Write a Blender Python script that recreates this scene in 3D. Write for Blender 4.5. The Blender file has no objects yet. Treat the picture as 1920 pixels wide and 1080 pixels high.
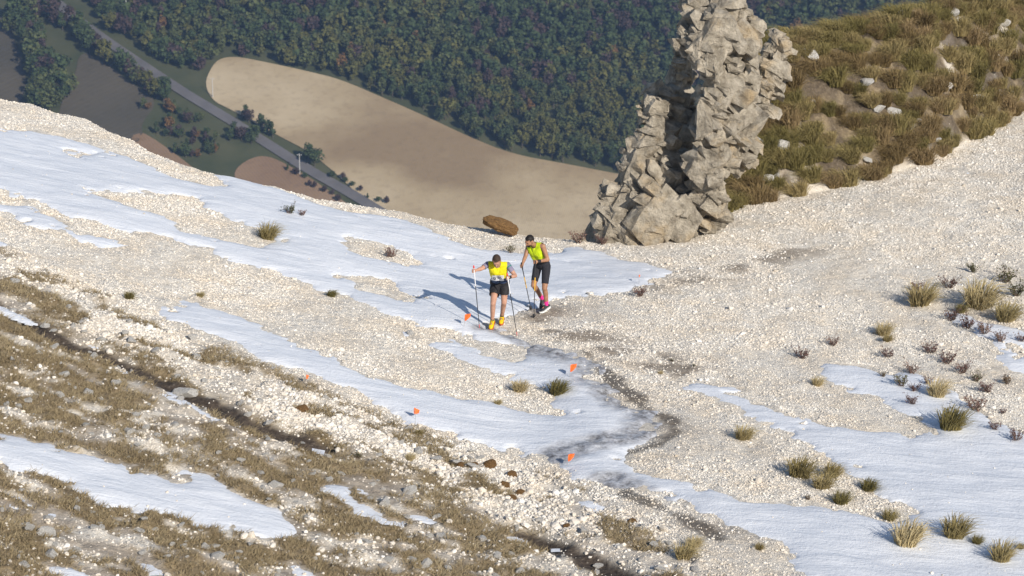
import bpy, bmesh, math, random
import numpy as np
from mathutils import Vector, Matrix

random.seed(7)
rng = np.random.default_rng(7)
scene = bpy.context.scene
COL = scene.collection

# ------------------------------------------------------------------ camera
HC = 13.7                      # camera height above the runners' ground
PITCH = math.radians(15.0)
F = 4750.0                     # focal length in photo pixels (1920 wide)
cam_d = bpy.data.cameras.new('camera')
cam = bpy.data.objects.new('camera', cam_d); COL.objects.link(cam)
cam.location = (0, 0, HC)
cam.rotation_euler = (math.pi/2 - PITCH, 0, 0)
cam_d.sensor_width = 36.0
cam_d.lens = 36.0*F/1920.0
cam_d.clip_start = 0.5
cam_d.clip_end = 6000
cam_d.dof.use_dof = True
cam_d.dof.focus_distance = 49.5
cam_d.dof.aperture_fstop = 3.2
scene.camera = cam

# ------------------------------------------------------------------ sky, sun, exposure
SUN = Vector((1.45, -2.30, 1.30)).normalized()      # towards the sun
world = bpy.data.worlds.new('World'); scene.world = world; world.use_nodes = True
wn = world.node_tree; bgn = wn.nodes['Background']
sky = wn.nodes.new('ShaderNodeTexSky'); sky.sky_type = 'NISHITA'; sky.sun_disc = False
sky.sun_elevation = math.asin(SUN.z); sky.sun_rotation = math.atan2(SUN.x, SUN.y)
sky.altitude = 1200
wn.links.new(sky.outputs[0], bgn.inputs[0]); bgn.inputs[1].default_value = 0.11
sun_d = bpy.data.lights.new('sun', 'SUN'); sun_d.energy = 5.0; sun_d.angle = math.radians(0.53)
sun_d.color = (1.0, 0.93, 0.83)
sun = bpy.data.objects.new('sun', sun_d); COL.objects.link(sun)
sun.rotation_euler = SUN.to_track_quat('Z', 'Y').to_euler(); sun.location = (60, -90, 60)
scene.view_settings.view_transform = 'Standard'; scene.view_settings.look = 'None'
scene.view_settings.gamma = 1.0; scene.view_settings.use_curve_mapping = False
scene.view_settings.exposure = 0.20

# ------------------------------------------------------------------ numpy helpers
def sstep(a, b, x):
    t = np.clip((np.asarray(x, float)-a)/(b-a), 0, 1); return t*t*(3-2*t)
def _h(ix, iy, iz, s):
    n = (ix*374761393 + iy*668265263 + iz*2147483647 + s*974634777) & 0xffffffff
    n = ((n ^ (n >> 13))*1274126177) & 0xffffffff
    n = n ^ (n >> 16)
    return (n & 0xffff)/65535.0
def vnoise(x, y, z=0.0, s=0):
    x, y, z = np.broadcast_arrays(np.asarray(x, float), np.asarray(y, float), np.asarray(z, float))
    fx, fy, fz = np.floor(x), np.floor(y), np.floor(z)
    ix, iy, iz = fx.astype(np.int64), fy.astype(np.int64), fz.astype(np.int64)
    u, v, w = x-fx, y-fy, z-fz
    u = u*u*(3-2*u); v = v*v*(3-2*v); w = w*w*(3-2*w)
    r = 0
    for dx in (0, 1):
        for dy in (0, 1):
            for dz in (0, 1):
                r = r + _h(ix+dx, iy+dy, iz+dz, s)*np.where(dx, u, 1-u)*np.where(dy, v, 1-v)*np.where(dz, w, 1-w)
    return r*2-1
def fbm(x, y, z=0.0, o=4, s=0):
    r = 0; a = 0.5; f = 1.0
    for k in range(o):
        r = r + a*vnoise(np.asarray(x)*f+k*17.3, np.asarray(y)*f-k*9.1, np.asarray(z)*f+k*3.7, s+k); a *= .5; f *= 2.03
    return r

# ------------------------------------------------------------------ object helpers
def tag(o, label=None, cat=None, group=None, kind=None):
    if label: o['label'] = label
    if cat: o['category'] = cat
    if group: o['group'] = group
    if kind: o['kind'] = kind
    return o
def np_mesh(name, v, f, mats=(), smooth=True, mi=None):
    """v (n,3) array; f (m,3|4) int array or list of such arrays"""
    fs = f if isinstance(f, list) else [f]
    fs = [np.asarray(a, np.int32) for a in fs if len(a)]
    me = bpy.data.meshes.new(name); v = np.asarray(v, np.float32)
    me.vertices.add(len(v)); me.vertices.foreach_set('co', v.ravel())
    nl = sum(a.size for a in fs); npoly = sum(len(a) for a in fs)
    me.loops.add(nl); me.polygons.add(npoly)
    me.loops.foreach_set('vertex_index', np.concatenate([a.ravel() for a in fs]))
    tot = np.concatenate([np.full(len(a), a.shape[1], np.int32) for a in fs])
    me.polygons.foreach_set('loop_start', np.concatenate([[0], np.cumsum(tot)[:-1]]).astype(np.int32))
    for m in mats: me.materials.append(m)
    if mi is not None: me.polygons.foreach_set('material_index', np.asarray(mi, np.int32))
    me.polygons.foreach_set('use_smooth', np.full(npoly, smooth))
    me.update(calc_edges=True); me.validate()
    return me
def add(name, me, parent=None, loc=None):
    o = bpy.data.objects.new(name, me); COL.objects.link(o)
    if parent: o.parent = parent
    if loc is not None: o.location = loc
    return o
def empty(name, loc=(0, 0, 0)):
    o = bpy.data.objects.new(name, None); COL.objects.link(o); o.location = loc; o.empty_display_size = .2
    return o
def fattr(me, name, val):
    a = me.attributes.new(name, 'FLOAT', 'POINT'); a.data.foreach_set('value', np.asarray(val, np.float32).ravel())

# ------------------------------------------------------------------ materials
class NT:
    def __init__(s, name):
        s.m = bpy.data.materials.new(name); s.m.use_nodes = True; s.t = s.m.node_tree; s.n = s.t.nodes
        s.b = s.n['Principled BSDF']; s.out = s.n['Material Output']
        s.b.inputs['Specular IOR Level'].default_value = 0.25
    def new(s, k, **kw):
        n = s.n.new(k)
        for a, b in kw.items(): setattr(n, a, b)
        return n
    def link(s, a, b): s.t.links.new(a, b)
    def coord(s, obj=True):
        return s.new('ShaderNodeTexCoord').outputs['Object'] if obj else s.new('ShaderNodeNewGeometry').outputs['Position']
    def noise(s, scale, detail=4, rough=.55, co=None, sc=None):
        n = s.new('ShaderNodeTexNoise'); n.inputs['Scale'].default_value = scale; n.inputs['Detail'].default_value = detail
        n.inputs['Roughness'].default_value = rough
        co = co or s.coord()
        if sc:
            mp = s.new('ShaderNodeMapping'); mp.inputs['Scale'].default_value = sc[:3]
            if len(sc) > 3: mp.inputs['Rotation'].default_value = (0, 0, sc[3])
            s.link(co, mp.inputs['Vector']); co = mp.outputs[0]
        s.link(co, n.inputs['Vector']); return n.outputs['Fac']
    def ramp(s, fac, stops):
        r = s.new('ShaderNodeValToRGB'); e = r.color_ramp.elements
        while len(e) < len(stops): e.new(0.5)
        for el, (p, c) in zip(e, stops):
            el.position = p; el.color = (c, c, c, 1) if not isinstance(c, tuple) else (*c, 1)
        s.link(fac, r.inputs[0]); return r.outputs[0]
    def mix(s, fac, a, b):
        n = s.new('ShaderNodeMix', data_type='RGBA')
        for k, v in ((0, fac), (6, a), (7, b)):
            if isinstance(v, tuple): n.inputs[k].default_value = (*v, 1)
            elif isinstance(v, (int, float)): n.inputs[k].default_value = v
            else: s.link(v, n.inputs[k])
        return n.outputs[2]
    def math(s, op, a, b):
        n = s.new('ShaderNodeMath', operation=op)
        for k, v in enumerate((a, b)):
            if isinstance(v, (int, float)): n.inputs[k].default_value = v
            else: s.link(v, n.inputs[k])
        return n.outputs[0]
    def attr(s, name):
        return s.new('ShaderNodeAttribute', attribute_name=name).outputs['Fac']
    def col(s, c):
        if isinstance(c, tuple): s.b.inputs['Base Color'].default_value = (*c, 1)
        else: s.link(c, s.b.inputs['Base Color'])
    def rough(s, v): s.b.inputs['Roughness'].default_value = v
    def bump(s, h, dist, strength=1.0):
        n = s.new('ShaderNodeBump'); n.inputs['Distance'].default_value = dist; n.inputs['Strength'].default_value = strength
        s.link(h, n.inputs['Height']); s.link(n.outputs[0], s.b.inputs['Normal'])
def simple(name, c1, c2=None, scale=8, rough=.8, bump=0, detail=4):
    t = NT(name); t.rough(rough)
    if c2 is None: t.col(c1)
    else: t.col(t.ramp(t.noise(scale, detail), [(.3, c1), (.7, c2)]))
    if bump: t.bump(t.noise(scale*3, 5), bump)
    return t.m
def varied(name, stops, rough=.9, scale=3.0, transl=0):
    """colour varies from one copy to the next and a little inside each copy"""
    t = NT(name); t.rough(rough)
    oi = t.new('ShaderNodeObjectInfo').outputs['Random']
    f = t.math('ADD', t.math('MULTIPLY', oi, .6), t.math('MULTIPLY', t.noise(scale, 3), .4))
    t.col(t.ramp(f, stops))
    if transl:
        t.b.inputs['Transmission Weight'].default_value = 0
    return t.m

def m_ground():
    t = NT('scree_ground'); t.rough(.95); co = t.coord()
    n1 = t.noise(9, 6, .65, co); n2 = t.noise(38, 4, .6, co); n3 = t.noise(1.1, 4, .6, co)
    stone = t.ramp(n1, [(.28, (.44, .39, .32)), (.42, (.66, .61, .53)), (.6, (.75, .705, .625)), (.8, (.81, .775, .71))])
    warm = t.mix(t.ramp(n3, [(.42, 0.0), (.66, .55)]), stone, (.66, .56, .43))
    speck = t.mix(t.ramp(n2, [(.62, 0.0), (.70, .75)]), warm, (.20, .17, .14))
    dirt = t.ramp(t.noise(6, 6, .7, co), [(.3, (.20, .16, .12)), (.55, (.36, .30, .235)), (.75, (.55, .49, .41))])
    c = t.mix(t.attr('dirt'), speck, dirt)
    turf = t.ramp(t.noise(7, 5, .65, co), [(.3, (.15, .115, .07)), (.55, (.27, .205, .12)), (.75, (.38, .31, .20))])
    c = t.mix(t.attr('turf'), c, turf)
    dark = t.ramp(t.noise(14, 5, .65, co), [(.35, (.045, .034, .027)), (.62, (.10, .078, .06)), (.8, (.30, .27, .23))])
    c = t.mix(t.attr('soil'), c, dark)  # dark earth of the paths, and painted shade on the grassy bank
    t.col(c)
    t.bump(t.math('ADD', n1, t.math('MULTIPLY', n2, .5)), .05)
    return t.m
def m_snow():
    t = NT('old_snow'); t.rough(.55); co = t.coord()
    n = t.noise(2.2, 5, .6, co, (.35, 1.3, 1, math.radians(38)))
    c = t.ramp(n, [(.3, (.66, .69, .74)), (.55, (.74, .76, .795)), (.75, (.84, .85, .865))])
    d = t.attr('dirty'); g = t.ramp(t.noise(5, 6, .7, co), [(.42, (.08, .07, .065)), (.58, (.26, .25, .26)), (.74, (.60, .61, .65))])
    k = t.math('MULTIPLY', d, t.ramp(t.noise(5.5, 6, .75, co), [(.36, 1.0), (.62, .35)]))
    t.col(t.mix(k, c, g))
    t.b.inputs['Subsurface Weight'].default_value = 0.0
    t.bump(t.math('ADD', n, t.math('MULTIPLY', t.noise(16, 5, .65, co), .35)), .045)
    return t.m
def m_rock(name='limestone', ochre=.5, lo=(.24, .215, .18), hi=(.60, .56, .49), scale=1.0):
    t = NT(name); t.rough(.92); co = t.coord()
    n1 = t.noise(2.6*scale, 7, .68, co); n2 = t.noise(11*scale, 6, .7, co); n3 = t.noise(.9*scale, 4, .6, co)
    c = t.ramp(n1, [(.28, lo), (.45, tuple(.55*a+.45*b for a, b in zip(lo, hi))), (.62, hi), (.85, tuple(min(1, a*1.15) for a in hi))])
    c = t.mix(t.ramp(n3, [(.52, 0.0), (.70, ochre)]), c, (.50, .37, .21))
    c = t.mix(t.ramp(n2, [(.62, 0.0), (.72, .7)]), c, (.12, .105, .085))
    t.col(c); t.bump(t.math('ADD', n2, n1), .12/scale)
    return t.m
M = {}
M['ground'] = m_ground(); M['snow'] = m_snow(); M['rock'] = m_rock('limestone', .75, (.17, .143, .105), (.53, .47, .375), 1.3)
M['stone'] = varied('white_stones', [(.15, (.42, .37, .30)), (.35, (.62, .56, .47)), (.6, (.72, .67, .59)), (.9, (.80, .76, .70))], scale=6)
M['greyrock'] = m_rock('grey_white_rock', .15, (.50, .475, .43), (.80, .775, .73), 3.0)
M['rust'] = m_rock('rust_brown_rock', .0, (.14, .075, .03), (.33, .19, .075), 3.0)

# ------------------------------------------------------------------ shape of the mountain
CP, SP = math.cos(PITCH), math.sin(PITCH)
def ray(px, py):
    u = (px-960.0)/F; v = (540.0-py)/F
    return np.array([u, CP+v*SP, -SP+v*CP])
def base(x, y):
    x = np.asarray(x, float); y = np.asarray(y, float)
    z = 0.19*(np.sqrt(np.minimum(x-0.6, 0)**2+1.0)-1.0)                # the left slope climbs to the left
    r = np.maximum(x-1.0, 0); r = np.sqrt(r*r+1.0)-1.0
    k = sstep(41, 58, y)
    z = z + r*(0.05*k - 0.06*(1-k))
    z = z + 0.16*fbm(x/4.3+3.1, y/5.2, 0, 2, 5)
    z = z + 12.0*(np.maximum(29.0-y, 0)/29.0)**1.6                       # the hill the viewer stands on
    return z
def hit(px, py, fn=base, t0=25.0, t1=110.0):
    d = ray(px, py); ts = np.arange(t0, t1, .05)
    g = HC + d[2]*ts - fn(d[0]*ts, d[1]*ts)
    i = np.argmax(g < 0)
    if g[i] >= 0: i = len(ts)-1
    a, b = (ts[i-1], g[i-1]), (ts[i], g[i])
    t = a[0] + (b[0]-a[0])*a[1]/max(a[1]-b[1], 1e-9)
    return np.array([d[0]*t, d[1]*t, HC+d[2]*t])
def at_y(px, py, y):
    d = ray(px, py); t = y/d[1]; return Vector((d[0]*t, y, HC+d[2]*t))

crest_px = [(-260, 150), (-120, 165), (0, 186), (50, 196), (100, 212), (160, 226), (200, 246), (250, 268), (300, 296), (350, 312), (400, 326), (450, 340), (500, 349), (560, 364), (600, 376),
            (650, 383), (700, 392), (760, 402), (800, 410), (850, 422), (900, 430), (950, 436), (1000, 446), (1060, 452), (1110, 457), (1150, 458)]
cr = np.array([hit(*p)[:2] for p in crest_px])
mb_px = [(1150, 462), (1260, 440), (1340, 396), (1400, 382), (1450, 374), (1560, 354), (1680, 324), (1780, 292), (1850, 248), (1920, 204), (2000, 165), (2120, 120)]
mb = np.array([hit(*p)[:2] for p in mb_px])
top_px = [(1340, 350), (1380, 230), (1405, 140), (1430, 105), (1500, 72), (1600, 58), (1700, 40), (1780, 22), (1920, -14), (2120, -60)]
MW = 3.2
_xs = np.linspace(mb[0, 0]-1, mb[-1, 0]+8, 400); _ys = np.interp(_xs, mb[:, 0], mb[:, 1])
for _ in range(120): _ys[1:-1] = .25*_ys[:-2]+.5*_ys[1:-1]+.25*_ys[2:]
yb_at = lambda x: np.interp(x, _xs, _ys)
tx, tz = [], []
for p in top_px:
    d = ray(*p); x = d[0]*58/d[1]
    for _ in range(4):
        yy = float(yb_at(x))+MW; x = d[0]*yy/d[1]
    tx.append(x); tz.append(HC+d[2]*yy/d[1])
ztop = lambda x: np.interp(x, tx, tz)
x_end = cr[-1, 0]
cx = np.concatenate([cr[:, 0], [x_end+1.6, x_end+3.2, 16, 40]])
cy = np.concatenate([cr[:, 1], [cr[-1, 1]+2.2, cr[-1, 1]+6.0, yb_at(16)+9, yb_at(16)+12]])
yc_at = lambda x: np.interp(x, cx, cy)
def terrain(x, y):
    x = np.asarray(x, float); y = np.asarray(y, float)
    z = base(x, y)
    yb = yb_at(x); p = (y-yb)/MW
    h = np.maximum(ztop(x)-base(x, yb+MW), 0)*sstep(tx[0]-.3, tx[0]+.5, x)
    q = np.clip(p, 0, 1); prof = np.where(q < 1, 1-(1-q)**1.35, 1)
    lump = 1+.10*fbm(x*.9, y*.9, 0, 3, 31)*np.clip(p*3, 0, 1)*np.clip((1.1-p)*3, 0, 1)
    z = z + h*prof*lump - 0.45*np.maximum(y-yb-MW, 0)*(h > 0.2)
    d = np.maximum(y-yc_at(x), 0)
    z = z - 0.8*(np.sqrt(d*d+.16)-.4)
    return z

# ------------------------------------------------------------------ masks, traced on the ground
GS = 0.07
gx = np.arange(-16, 18+GS, GS); gy = np.arange(27, 76+GS, GS)
NX, NY = len(gx), len(gy)
X, Y = np.meshgrid(gx, gy)
def world_poly(pts): return np.array([hit(*p)[:2] for p in pts])
def raster(P):
    out = np.zeros((NY, NX), bool)
    i0, i1 = np.searchsorted(gx, [P[:, 0].min(), P[:, 0].max()]); j0, j1 = np.searchsorted(gy, [P[:, 1].min(), P[:, 1].max()])
    if i1 <= i0 or j1 <= j0: return out
    xs, ys = X[j0:j1, i0:i1], Y[j0:j1, i0:i1]; c = np.zeros(xs.shape, bool)
    n = len(P)
    for k in range(n):
        x1, y1 = P[k]; x2, y2 = P[(k+1) % n]
        if y1 == y2: continue
        c ^= ((y1 > ys) != (y2 > ys)) & (xs < (x2-x1)*(ys-y1)/(y2-y1)+x1)
    out[j0:j1, i0:i1] = c
    return out
def blur(a, r, n=2):
    a = a.astype(np.float32)
    for _ in range(n):
        for ax in (0, 1):
            p = np.pad(a, [(r+1, r) if k == ax else (0, 0) for k in (0, 1)], mode='edge')
            c = np.cumsum(p, axis=ax, dtype=np.float64)
            a = ((np.take(c, range(2*r+1, c.shape[ax]), ax)-np.take(c, range(0, c.shape[ax]-2*r-1), ax))/(2*r+1)).astype(np.float32)
    return a
def polys(L):
    m = np.zeros((NY, NX), bool)
    for p in L: m |= raster(world_poly(p))
    return m
def line_mask(pts, w):
    """distance to a traced path on the ground, as 0..1 falling off over w metres"""
    P = world_poly(pts); d = np.full(X.shape, 9e9)
    for a, b in zip(P[:-1], P[1:]):
        ab = b-a; t = np.clip(((X-a[0])*ab[0]+(Y-a[1])*ab[1])/max(ab@ab, 1e-9), 0, 1)
        d = np.minimum(d, np.hypot(X-a[0]-t*ab[0], Y-a[1]-t*ab[1]))
    return np.clip(1-d/w, 0, 1)

SNOW = [
 # big band from the upper left to the saddle
 [(-260, 180), (-60, 208), (0, 226), (60, 242), (110, 255), (170, 268), (225, 290), (290, 318), (350, 338), (405, 352), (412, 342), (385, 322), (420, 322), (500, 350), (600, 380), (690, 400), (770, 414),
  (820, 434), (850, 454), (900, 462), (950, 470), (985, 482), (1010, 486), (1035, 476), (1030, 452), (1075, 458), (1130, 470), (1180, 485), (1230, 495), (1275, 507), (1240, 520), (1200, 528), (1180, 545), (1120, 553), (1060, 562), (1000, 577), (960, 590), (925, 600),
  (915, 618), (971, 626), (1015, 641), (1050, 650), (1091, 661), (1120, 687), (1134, 714), (1161, 731), (1181, 755), (1216, 775), (1239, 792), (1241, 814), (1216, 830), (1181, 842), (1155, 860),
  (1175, 871), (1219, 895), (1280, 903), (1363, 917), (1427, 937), (1470, 950), (1493, 940), (1533, 943), (1580, 950), (1613, 967), (1647, 973), (1713, 977), (1760, 985), (1860, 1020), (2000, 1060), (2000, 1160), (1560, 1160),
  (1513, 1080), (1493, 1067), (1447, 1047), (1450, 1034), (1482, 1030), (1450, 1010), (1413, 1003), (1330, 970), (1280, 940), (1235, 925), (1160, 913), (1107, 900), (1067, 883), (1030, 873), (983, 857), (933, 840),
  (883, 827), (833, 807), (783, 790), (733, 773), (683, 750), (633, 725), (600, 713), (567, 700), (500, 673), (433, 643), (367, 617), (300, 590), (230, 556), (165, 537), (167, 531), (227, 546), (285, 575), (330, 592), (296, 550), (295, 541), (353, 556),
  (395, 578), (450, 593), (500, 612), (550, 633), (590, 658), (650, 680), (690, 702), (745, 715), (800, 727), (847, 750), (893, 752), (855, 735), (862, 730), (925, 748), (986, 768), (1017, 777), (1057, 780), (1093, 790), (1097, 787), (1064, 770), (1027, 748), (997, 731), (962, 714), (925, 699), (905, 688),
  (883, 677), (833, 660), (783, 640), (713, 609), (715, 605), (783, 622), (850, 648), (933, 675), (983, 681), (984, 670), (970, 658), (917, 640), (867, 631), (817, 618), (750, 602), (683, 572),
  (637, 556), (597, 546), (533, 520), (450, 498), (415, 488), (395, 478), (370, 458), (333, 445), (283, 437), (233, 431), (187, 424), (140, 405), (100, 391), (50, 375), (0, 358), (-260, 280)],
 [(-200, 330), (0, 375), (45, 392), (130, 418), (145, 430), (230, 449), (310, 480), (322, 492), (260, 476), (170, 456), (120, 437), (40, 408), (-200, 350)],
 [(-60, 425), (0, 448), (60, 476), (127, 517), (90, 505), (30, 475), (-60, 445)],
 [(0, 200), (50, 213), (55, 218), (0, 210), (-120, 190), (-120, 183)],
 # right hand strips
 [(1240, 703), (1290, 710), (1350, 722), (1380, 733), (1420, 747), (1460, 763), (1513, 787), (1563, 797), (1613, 817), (1647, 820), (1655, 811), (1697, 817), (1747, 820), (1752, 806), (1690, 775), (1613, 738), (1547, 712), (1508, 690),
  (1520, 662), (1563, 687), (1613, 688), (1643, 697), (1700, 690), (1760, 715), (1800, 745), (1850, 780), (1930, 815), (2050, 870), (2050, 1090), (1920, 1045), (1850, 1015), (1757, 979), (1697, 951), (1647, 928), (1613, 901), (1567, 871), (1533, 853), (1545, 845), (1543, 836), (1497, 817),
  (1447, 797), (1403, 780), (1357, 763), (1313, 743), (1277, 735)],
 [(1275, 777), (1363, 811), (1413, 828), (1470, 851), (1463, 857), (1413, 840), (1363, 820)],
 [(1676, 632), (1725, 645), (1740, 660), (1700, 650)],
 [(1745, 566), (1785, 572), (1830, 600), (1900, 608), (1990, 640), (1990, 670), (1900, 640), (1850, 640), (1800, 600), (1760, 592)],
 [(1840, 640), (1920, 665), (1990, 690), (1990, 740), (1920, 700), (1880, 685)],
 [(1695, 553), (1708, 552), (1706, 560)],
 # pockets under the grassy bank
 [(1690, 318), (1725, 306), (1722, 316), (1690, 326)], [(1755, 320), (1800, 308), (1830, 318), (1800, 330), (1765, 332)], [(1795, 290), (1822, 280), (1815, 292)], [(1850, 244), (1866, 236), (1862, 246)],
 # lower left
 [(-200, 770), (0, 807), (67, 827), (133, 843), (200, 850), (267, 863), (300, 903), (367, 915), (450, 917), (500, 947), (550, 977), (607, 1017), (567, 1013), (500, 997), (417, 983), (350, 985), (317, 977), (283, 960), (233, 958), (187, 933), (160, 910), (127, 908), (80, 897), (0, 873), (-200, 830)],
 [(160, 1013), (200, 1017), (267, 1050), (345, 1085), (285, 1088), (217, 1053), (187, 1037)],
 [(240, 993), (283, 1000), (333, 1017), (400, 1038), (420, 1055), (383, 1053), (350, 1031), (300, 1017)],
 [(713, 912), (750, 918), (780, 935), (778, 947), (740, 935)],
 [(1010, 908), (1060, 912), (1110, 935), (1160, 955), (1200, 975), (1250, 1000), (1280, 1020), (1240, 1012), (1180, 985), (1100, 960), (1050, 935)],
 [(1210, 1030), (1290, 1048), (1350, 1085), (1290, 1085)],
 [(510, 1045), (560, 1050), (640, 1090), (560, 1090)],
]
ISLE = [
 [(185, 360), (213, 352), (253, 357), (300, 360), (350, 367), (393, 393), (427, 413), (483, 433), (533, 463), (538, 477), (500, 470), (440, 447), (430, 457), (383, 440), (333, 427), (300, 400), (250, 390), (200, 377)],
 [(107, 268), (133, 280), (180, 290), (203, 305), (180, 303), (133, 290)], [(-40, 213), (15, 222), (36, 240), (10, 244), (-40, 236)], [(-20, 266), (6, 270), (18, 285), (-20, 282)],
 [(617, 447), (650, 453), (683, 443), (717, 453), (750, 470), (793, 490), (800, 503), (750, 497), (700, 487), (650, 470)],
 [(600, 513), (650, 510), (717, 527), (767, 543), (800, 557), (827, 580), (767, 570), (700, 547), (633, 525)],
 [(837, 477), (877, 483), (880, 493), (843, 488)], [(1040, 492), (1092, 504), (1128, 514), (1097, 518), (1055, 507)],
 [(820, 620), (880, 622), (940, 640), (980, 662), (988, 677), (950, 672), (880, 650)],
]
snow_raw = polys(SNOW) & ~polys(ISLE)
edge_n = fbm(X/.55, Y/.8, 0, 4, 11)*.55 + fbm((X*.8+Y*.6)/.25, (Y*.8-X*.6)/1.6, 0, 3, 12)*.35
sm = blur(snow_raw, 5, 2)
_t = blur(polys([[(-300, 430), (0, 540), (200, 650), (400, 745), (600, 822), (760, 890), (900, 950), (1050, 1012), (1220, 1100), (1220, 1200), (-300, 1200)]]), 5, 2)
sm = np.maximum(sm, .62*_t*sstep(.20, .30, fbm((X*.62+Y*.78)/.34, (X*.78-Y*.62)/1.9, 0, 3, 15)))
SN = sstep(.42, .58, sm + (edge_n*.75+.55*fbm(X/.17, Y/.26, 0, 2, 13))*(sm > .02)*(sm < .98))

WIDE = blur(SN, 5, 2)
TURF = [[(-300, 430), (0, 520), (60, 580), (200, 650), (400, 745), (600, 822), (760, 890), (900, 950), (1050, 1012), (1220, 1100), (1220, 1200), (-300, 1200)]]
turf = blur(polys(TURF), 5, 2)
SPARSE = [[(-300, 330), (0, 470), (120, 530), (230, 570), (340, 620), (480, 680), (600, 728), (760, 800), (900, 850), (1060, 905), (1180, 965), (1340, 1060), (1400, 1200), (-300, 1200)]]
sparse = blur(polys(SPARSE), 5, 2)
st_n = fbm((X*.78-Y*.62)/.9, (X*.62+Y*.78)/.42, 0, 4, 21)          # streaks running down the slope
TF = np.clip(turf*sstep(-.30, .05, st_n+.05+.30*fbm(X/.16, Y/.22, 0, 2, 22)) + (1-turf)*sparse*sstep(.10, .30, st_n+.25*fbm(X/.16, Y/.22, 0, 2, 22)), 0, 1)
bank = sstep(.0, .25, (Y-yb_at(X)))*sstep(tx[0]-.2, tx[0]+.8, X)*(Y < yb_at(X)+6)
TF = np.maximum(TF, bank*sstep(-.22, .10, fbm(X/.7, Y/.7, 0, 3, 24))*.9)
SOIL_L = [[(-120, 520), (0, 575), (60, 606), (130, 640), (200, 667), (260, 692), (330, 722), (400, 757), (460, 786), (520, 806), (605, 834)], [(985, 1003), (1040, 1020), (1090, 1036), (1140, 1062), (1200, 1095)]]
soil_d = np.maximum.reduce([line_mask(p, .42) for p in SOIL_L])
SOIL = sstep(.25, .6, soil_d+.35*fbm(X/.5, Y/.5, 0, 3, 41))*(soil_d > 0)
rimline = np.maximum.reduce([line_mask(p, .30) for p in [[(1100, 662), (1142, 706), (1172, 736), (1218, 770), (1258, 792), (1266, 815), (1230, 836), (1180, 848)], [(1170, 925), (1240, 950), (1290, 978), (1350, 1012)]]])
SOIL = np.maximum(SOIL, bank*sstep(-.35, .05, fbm(X/.5, Y/.5, 0, 3, 43))*.75)  # shadowed gaps between the bank tussocks, painted as dark ground colour
SOIL = np.maximum(SOIL, .75*sstep(.35, .8, rimline+.95*fbm(X/.35, Y/.5, 0, 3, 42))*(rimline > 0))
DIRT = np.maximum.reduce([blur(polys([p]), 5, 2) for p in [
  [(985, 600), (1050, 612), (1130, 628), (1220, 653), (1300, 683), (1365, 712), (1330, 722), (1240, 697), (1150, 668), (1080, 642), (1010, 625)],
  [(1190, 552), (1280, 512), (1400, 490), (1520, 455), (1545, 463), (1420, 503), (1300, 533), (1210, 553)],
  [(940, 590), (1010, 572), (1080, 575), (1030, 600), (960, 615)],
  [(1240, 930), (1290, 945), (1360, 985), (1440, 1020), (1400, 1025), (1320, 990), (1250, 960)],
  [(1120, 690), (1180, 730), (1260, 780), (1290, 820), (1240, 850), (1160, 866), (1230, 830), (1250, 810), (1170, 745)]]])
DIRT = np.maximum(DIRT, .8*bank)
DIRT = np.maximum(DIRT, .35*turf+.2*sparse)
DIRT = np.clip(DIRT*1.5*sstep(-.35, .25, fbm(X/.6, Y/.45, 0, 4, 51)), 0, .95)
ICE = np.maximum.reduce([line_mask(p, w) for p, w in [
  ([(1000, 655), (1060, 664), (1100, 678), (1125, 708), (1150, 738), (1195, 764), (1228, 790), (1225, 806)], .75),
  ([(1225, 806), (1170, 822), (1100, 838), (1040, 855), (1000, 866)], .60),
  ([(1140, 905), (1190, 930), (1240, 962), (1300, 1005), (1370, 1042), (1440, 1082)], .7), ([(900, 618), (940, 622), (1000, 650)], .35)]])
ICE = sstep(.1, .75, ICE + .3*fbm(X/.4, Y/.7, 0, 3, 61)*(ICE > 0))

# ------------------------------------------------------------------ ground mesh
Z0 = terrain(X, Y)
gravel = fbm(X/.16, Y/.16, 0, 2, 71)*.026 + fbm(X/.5, Y/.6, 0, 3, 72)*.055
rocky = np.clip(sparse*1.2, 0, 1)*np.maximum(fbm(X/.28, Y/.28, 0, 3, 73), 0)*.14
soil_cut = -.16*blur(SOIL*(soil_d > 0), 3, 1)
onb = sstep(-.1, .5, Y-yb_at(X))*(X > tx[0])
Zg = Z0 + gravel*(1-.3*SN) + rocky*(1-SN) - .02*SN + soil_cut + onb*fbm(X/.6, Y/.6, 0, 4, 74)*.30
idx = np.arange(NX*NY).reshape(NY, NX)
quads = np.stack([idx[:-1, :-1], idx[:-1, 1:], idx[1:, 1:], idx[1:, :-1]], -1).reshape(-1, 4)
me = np_mesh('ground', np.stack([X, Y, Zg], -1).reshape(-1, 3), quads, [M['ground']])
fattr(me, 'dirt', DIRT); fattr(me, 'turf', TF*(1-SN)); fattr(me, 'soil', SOIL)
tag(add('ground', me), 'pale limestone scree slope with brown turf and trodden paths', 'slope', kind='structure')
def zg(x, y):
    i = np.clip((np.asarray(x)-gx[0])/GS, 0, NX-1.001); j = np.clip((np.asarray(y)-gy[0])/GS, 0, NY-1.001)
    a, b = i.astype(int), j.astype(int); u, v = i-a, j-b
    return Zg[b, a]*(1-u)*(1-v)+Zg[b, a+1]*u*(1-v)+Zg[b+1, a]*(1-u)*v+Zg[b+1, a+1]*u*v
def grid_at(A, x, y):
    i = np.clip(np.round((np.asarray(x)-gx[0])/GS).astype(int), 0, NX-1); j = np.clip(np.round((np.asarray(y)-gy[0])/GS).astype(int), 0, NY-1)
    return A[j, i]
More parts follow.
